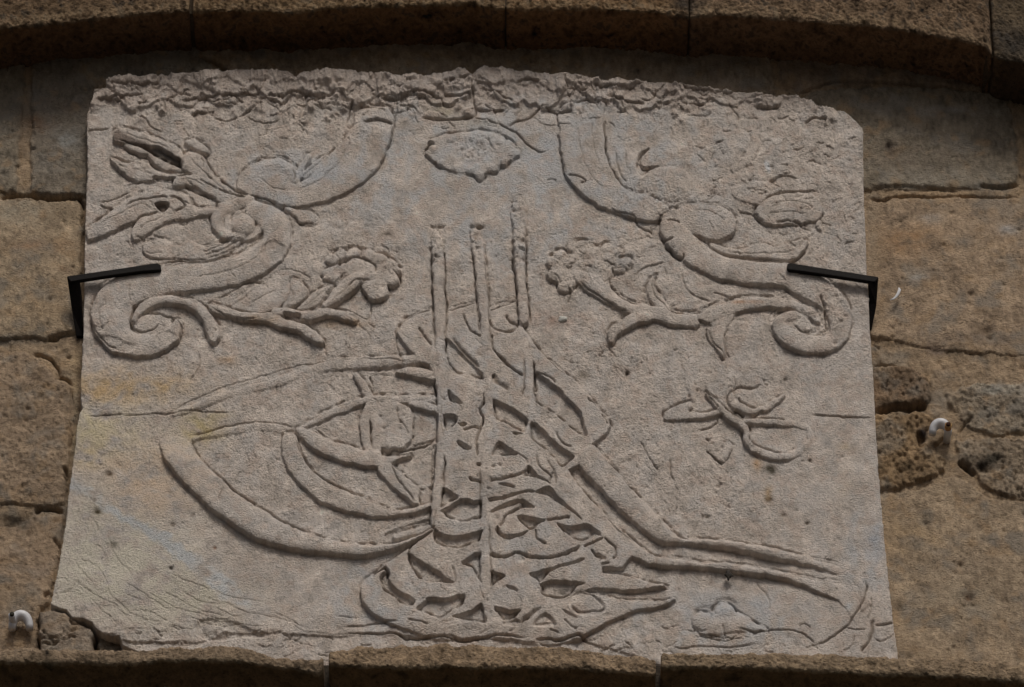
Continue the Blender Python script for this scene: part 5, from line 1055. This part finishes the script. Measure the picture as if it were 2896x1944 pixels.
for i, (a, b, c0) in enumerate([(-200, 534, (0.27, 0.20, 0.125)), (545, 1428, (0.29, 0.205, 0.115)), (1432, 1948, (0.36, 0.25, 0.14)), (1952, 2806, (0.35, 0.265, 0.175)), (2812, 3100, (0.22, 0.18, 0.12))]):
    sweep_stone('stone', arch, aorg, (a, b), arch_e, -AD, aprof, M_EDGE, acol(c0), 300 + i * 11, amp=2.4, endr=0.005)
# dark backing behind the joints of the arch, mortar
def box_part(name, parent, org_, x0, x1, y0, y1, z0, z1, mat, col=(0.2, 0.15, 0.1)):
    bm = bmesh.new(); bmesh.ops.create_cube(bm, size=1.0)
    for v in bm.verts:
        v.co = Vector(((x0 + x1) / 2 + v.co.x * (x1 - x0), (y0 + y1) / 2 + v.co.y * (y1 - y0), (z0 + z1) / 2 + v.co.z * (z1 - z0))) - Vector(org_)
    o = bm_obj(name, bm, mat, parent, False)
    at = o.data.color_attributes.new('Col', 'FLOAT_COLOR', 'POINT')
    at.data.foreach_set('color', np.tile(np.array(tuple(col) + (1,), np.float32), len(o.data.vertices)))
    return o
box_part('mortar', wall, WORG, XL - 1.6, XR + 1.6, 0.03, 0.35, ZB - 0.9, ZT + 0.7, M_WALL, (0.30, 0.225, 0.145))
box_part('mortar', wall, WORG, XL - 1.6, XL - 0.001, 0.006, 0.03, ZB - 0.9, ZT + 0.7, M_WALL, (0.30, 0.225, 0.145))
box_part('mortar', wall, WORG, XR + 0.001, XR + 1.6, 0.006, 0.03, ZB - 0.9, ZT + 0.7, M_WALL, (0.30, 0.225, 0.145))
box_part('mortar', wall, WORG, XL, XR, 0.006, 0.03, ZB - 0.9, ZB, M_WALL, (0.30, 0.225, 0.145))
zt_ = float(unproj(1448, 0, -AD)[1])
box_part('mortar', arch, aorg, XL, XR, -AD + 0.02, 0.0, zt_ + 0.022, zt_ + 0.22, M_EDGE, (0.12, 0.09, 0.06))

for uj in (539.5, 1430, 1950, 2809):
    xj, zj = unproj(uj, arch_e(uj), -AD)
    box_part('mortar', arch, aorg, float(xj) - 0.012, float(xj) + 0.012, -AD + (0.02 if uj != 1430 else 0.006), 0.01, float(zj) + 0.010, float(zj) + 0.22, M_EDGE, (0.10, 0.075, 0.05))
LD = 0.105
ledge = empty('stone_ledge', (0, -LD, float(unproj(1448, 1890, -LD)[1])))
tag(ledge, 'rough sandstone ledge running under the foot of the plaque', 'ledge')
lorg = tuple(ledge.location)
# lower front edge rows per stone, and height of the front face
led_u = np.array([-200, 0, 214, 385, 470, 642, 813, 900, 930, 1000, 1378, 1635, 1763, 1850, 1870, 2153, 2324, 2495, 2752, 2896, 3100])
led_v = np.array([1872, 1874, 1878, 1878, 1870, 1870, 1890, 1908, 1880, 1886, 1890, 1890, 1903, 1910, 1888, 1890, 1900, 1908, 1917, 1930, 1945])
led_e = lambda u: float(np.interp(u, led_u, led_v))
top_u = np.array([-200, 0, 111, 300, 428, 556, 685, 749, 813, 900, 930, 985, 1120, 1335, 1635, 1763, 1849, 1870, 1890, 2153, 2452, 2667, 2880, 3100])
top_v = np.array([1840, 1838, 1835, 1842, 1835, 1830, 1830, 1843, 1865, 1872, 1842, 1838, 1830, 1826, 1835, 1856, 1869, 1852, 1848, 1848, 1856, 1865, 1870, 1885])
def lcol(c0):
    def f(u, pz, py, n4, n5):
        col = np.ones(u.shape + (3,)) * np.array(c0) * np.array([1.16, 1.12, 1.14])
        col *= (1 + 0.20 * n4 + 0.15 * n5)[..., None]
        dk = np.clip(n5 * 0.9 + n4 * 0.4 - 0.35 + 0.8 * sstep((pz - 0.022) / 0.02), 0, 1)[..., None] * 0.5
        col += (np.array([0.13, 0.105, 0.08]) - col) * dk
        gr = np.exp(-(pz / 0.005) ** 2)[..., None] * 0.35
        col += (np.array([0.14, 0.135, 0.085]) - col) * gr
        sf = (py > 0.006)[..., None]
        return np.where(sf, col * np.array([0.75, 0.68, 0.6]), col)  # underside and top darkened, shade painted into the stone colour
    return f
def ledge_stone(u0, u1, c0, seed):
    # the front face height changes along the stone: built as several joined columns through a scaled section
    um = 0.5 * (u0 + u1)
    hpx = np.interp(np.linspace(u0, u1, 9), led_u, led_v) - np.interp(np.linspace(u0, u1, 9), top_u, top_v)
    hh = float(np.median(hpx)) * DIST / FOC / cT
    prof = [(LD + 0.01, hh + 0.004), (0.05, hh + 0.002), (0.006, hh), (0.0, hh - 0.006), (0.0, hh * 0.5), (0.0, 0.004), (0.005, 0.0), (0.03, -0.001), (0.06, -0.004), (0.085, -0.016), (LD + 0.01, -0.05)]
    o = sweep_stone('stone', ledge, lorg, (u0, u1), led_e, -LD, prof, M_EDGE, lcol(c0), seed, amp=1.9, endr=0.006)
    # bend the top edge to the traced line
    me = o.data; co = np.empty(len(me.vertices) * 3, np.float32); me.vertices.foreach_get('co', co); co = co.reshape(-1, 3)
    wx = co[:, 0] + lorg[0]; uu = W / 2 + FOC * wx / (DIST)
    e_z = np.interp(uu, np.linspace(u0, u1, 60), [float(unproj(q, led_e(q), -LD)[1]) for q in np.linspace(u0, u1, 60)])
    hloc = (np.interp(uu, led_u, led_v) - np.interp(uu, top_u, top_v)) * DIST / FOC / cT
    rel = co[:, 2] + lorg[2] - e_z
    rel = np.where(rel > 0, rel * hloc / hh, rel); co[:, 2] = rel + e_z - lorg[2]
    me.vertices.foreach_set('co', co.ravel()); me.update()
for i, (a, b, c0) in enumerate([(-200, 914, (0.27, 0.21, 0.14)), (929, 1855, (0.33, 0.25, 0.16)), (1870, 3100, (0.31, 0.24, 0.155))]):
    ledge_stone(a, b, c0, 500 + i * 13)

for uj in (921.5, 1862.5):
    xj, zj = unproj(uj, led_e(uj), -LD)
    box_part('mortar', ledge, lorg, float(xj) - 0.014, float(xj) + 0.014, -LD + 0.066, 0.01, float(zj) - 0.05, float(zj) + (0.045 if uj < 1000 else 0.050), M_EDGE, (0.05, 0.04, 0.03))  # dark fill in the open joint, gap shade put into its colour
# ============================================================ IRON CLAMPS
def tube_strip(pts, wd, th, name, mat, parent, org_, bev=0.0015):
    """flat bar through points; wd list along z-ish, th along the bar's other side"""
    pass
def prism(name, outline, y0, y1, mat, parent, org_, bev=0.0015):
    """outline list of world (x, z); y per point front (y0 may be list)"""
    bm = bmesh.new(); n = len(outline)
    fr = [bm.verts.new(Vector((p[0], (y0[i] if isinstance(y0, (list, tuple)) else y0), p[1])) - Vector(org_)) for i, p in enumerate(outline)]
    bk = [bm.verts.new(Vector((p[0], (y1[i] if isinstance(y1, (list, tuple)) else y1), p[1])) - Vector(org_)) for i, p in enumerate(outline)]
    bm.faces.new(fr); bm.faces.new(bk[::-1])
    for i in range(n): bm.faces.new((fr[i], bk[i], bk[(i + 1) % n], fr[(i + 1) % n]))
    bmesh.ops.recalc_face_normals(bm, faces=bm.faces)
    if bev: bmesh.ops.bevel(bm, geom=bm.edges[:], offset=bev, segments=2, affect='EDGES', profile=0.6)
    return bm_obj(name, bm, mat, parent, False)
def clamp_(arm, leg, label, corner):
    y = -PB - 0.020
    c = world_pt(corner[0], corner[1], y); root = empty('iron_clamp', tuple(c)); tag(root, label, 'clamp', 'iron clamps holding the plaque')
    oa = [tuple(unproj(u, v, y)) for u, v in arm]
    prism('arm', oa, y, y + 0.010, M_IRON, root, tuple(c))
    ol = []; ys = []; yb = []
    for u, v, yy in leg:
        ol.append(tuple(unproj(u, v, yy))); ys.append(yy); yb.append(yy + 0.008)
    prism('leg', ol, ys, yb, M_IRON, root, tuple(c), 0.001)
yk = -PB - 0.019
clamp_([(189,783),(192,781),(445,744),(454,749),(456,760),(452,764),(400,767),(300,781),(228,792),(200,797)],
       [(190,784,yk),(226,796,yk),(232,840,-0.036),(235,951,-0.006),(216,951,-0.006),(204,880,-0.02)],
       'black iron clamp gripping the left edge of the marble plaque', (190, 784))
clamp_([(2227,746),(2236,744),(2350,762),(2483,783),(2485,786),(2474,798),(2455,795),(2330,776),(2260,766),(2230,763),(2225,756)],
       [(2484,785,yk),(2479,860,-0.03),(2465,930,-0.01),(2461,931,-0.01),(2458,860,-0.03),(2455,802,yk)],
       'black iron clamp gripping the right edge of the marble plaque', (2484, 785))

# ============================================================ CABLE CLIPS
def tube(path, radii, mat, name, parent, org_, seg=16, flat=1.0, cap=True):
    P = [Vector(p) for p in path]; bm = bmesh.new(); rings = []
    for i, p in enumerate(P):
        t = (P[min(i + 1, len(P) - 1)] - P[max(i - 1, 0)]).normalized()
        a = Vector((0, 1, 0)) - t * t.y
        a = a.normalized() if a.length > 0.2 else Vector((0, 0, 1)) - t * t.z
        a.normalize(); b = t.cross(a)
        rings.append([bm.verts.new(p + (a * math.cos(q) * flat + b * math.sin(q)) * radii[i] - Vector(org_)) for q in [2 * math.pi * k / seg for k in range(seg)]])
    for i in range(len(P) - 1):
        for k in range(seg): bm.faces.new((rings[i][k], rings[i][(k + 1) % seg], rings[i + 1][(k + 1) % seg], rings[i + 1][k]))
    if cap: bm.faces.new(rings[0][::-1]); bm.faces.new(rings[-1])
    bmesh.ops.recalc_face_normals(bm, faces=bm.faces)
    o = bm_obj(name, bm, mat, parent)
    return o
def cable_clip(u0, u1, v_top, v_bot, cap_left, label, stained):
    K_ = 1.22
    """strap: a band bent over the cable; boss: the nail tube that stands out of the wall"""
    base_ = world_pt((u0 + u1) / 2, v_bot, -0.012); root = empty('cable_clip', tuple(base_)); tag(root, label, 'cable clip', 'white nail-in cable clips')
    O = tuple(base_)
    bossu = (u0 + 8) if cap_left else (u1 - 8); far = (u1 - 6) if cap_left else (u0 + 7)
    y0 = -0.020; pts = []; rad = []
    n = 15
    for k in range(n):
        a = math.pi * k / (n - 1)
        uu = (far + bossu) / 2 + (far - bossu) / 2 * math.cos(a) * 1.0
        vv = v_bot - 6 - (v_bot - 6 - (v_top + 10)) * math.sin(a) ** 0.8
        yy = y0 - 0.004 * math.sin(a)
        pts.append(world_pt(uu, vv, yy)); rad.append((0.0046 + 0.0022 * math.sin(a)) * K_ * 1.12)
    tube(pts, rad, M_WHITE, 'strap', root, O, flat=1.25)
    # boss: tube from the wall straight out, seen from below
    p1 = world_pt(bossu, v_top + (14 if stained else 8), -0.045); p0 = p1 + Vector((0, 0.047, -0.004))
    pm = p0.lerp(p1, 0.55)
    tube([p0, pm, p1], [0.0068, 0.0066, 0.0062], M_WHITE, 'boss', root, O)
    if stained: tube([p0.lerp(p1, 0.78), p1 + Vector((0, -0.0005, 0))], [0.0065, 0.0065], M_RSTAIN, 'stained_collar', root, O)
    tube([p1 + Vector((0, -0.0003, 0)), p1 + Vector((0, -0.0035, 0)), p1 + Vector((0, -0.0045, 0))], [0.0043, 0.0043, 0.0030], M_RUST if stained else M_DARKNAIL, 'nail_head', root, O)
cable_clip(2630, 2690, 1188, 1236, False, 'white cable clip with a rust stained nail on the rough stone right of the plaque', True)
cable_clip(26, 90, 1731, 1788, True, 'white cable clip with a dark nail head low on the wall left of the plaque', False)

# the paving far below, out of the picture: its light reaches the undersides
bm = bmesh.new()
vs = [bm.verts.new(p) for p in ((-30, -40, 0), (30, -40, 0), (30, 0.3, 0), (-30, 0.3, 0))]
bm.faces.new(vs)
gr = bm_obj('ground', bm, simple_mat('paving', (0.07, 0.062, 0.055), 0.9, 0.4, 3, 0.01, 0, (0.11, 0.10, 0.09), 0.2), None, False); tag(gr, kind='structure')
# ============================================================ SMALL SCRAPS
bm = bmesh.new(); pts = [(2517,849),(2526,846),(2534,840),(2540,831),(2544,820),(2542,814)]; wds = [0.0008, 0.0018, 0.0024, 0.003, 0.003, 0.001]
c0_ = world_pt(2530, 850, -0.014)
tube([world_pt(u, v, -0.0165) for u, v in pts], wds, M_WHITE, 'white_sliver', None, (0, 0, 0), seg=10, flat=0.5)
sl_ = bpy.data.objects['white_sliver']; tag(sl_, 'thin curved white sliver stuck to the tan block right of the clamp', 'scrap')
dk = lump('dark_husk', world_pt(2060, 1625, -PB - 0.012), (0.0060, 0.004, 0.0085), M_DEBRIS, None, (0, 0, 0), 0.5, 8)
tag(dk, 'small dark husk hanging under the long calligraphy tail', 'husk')
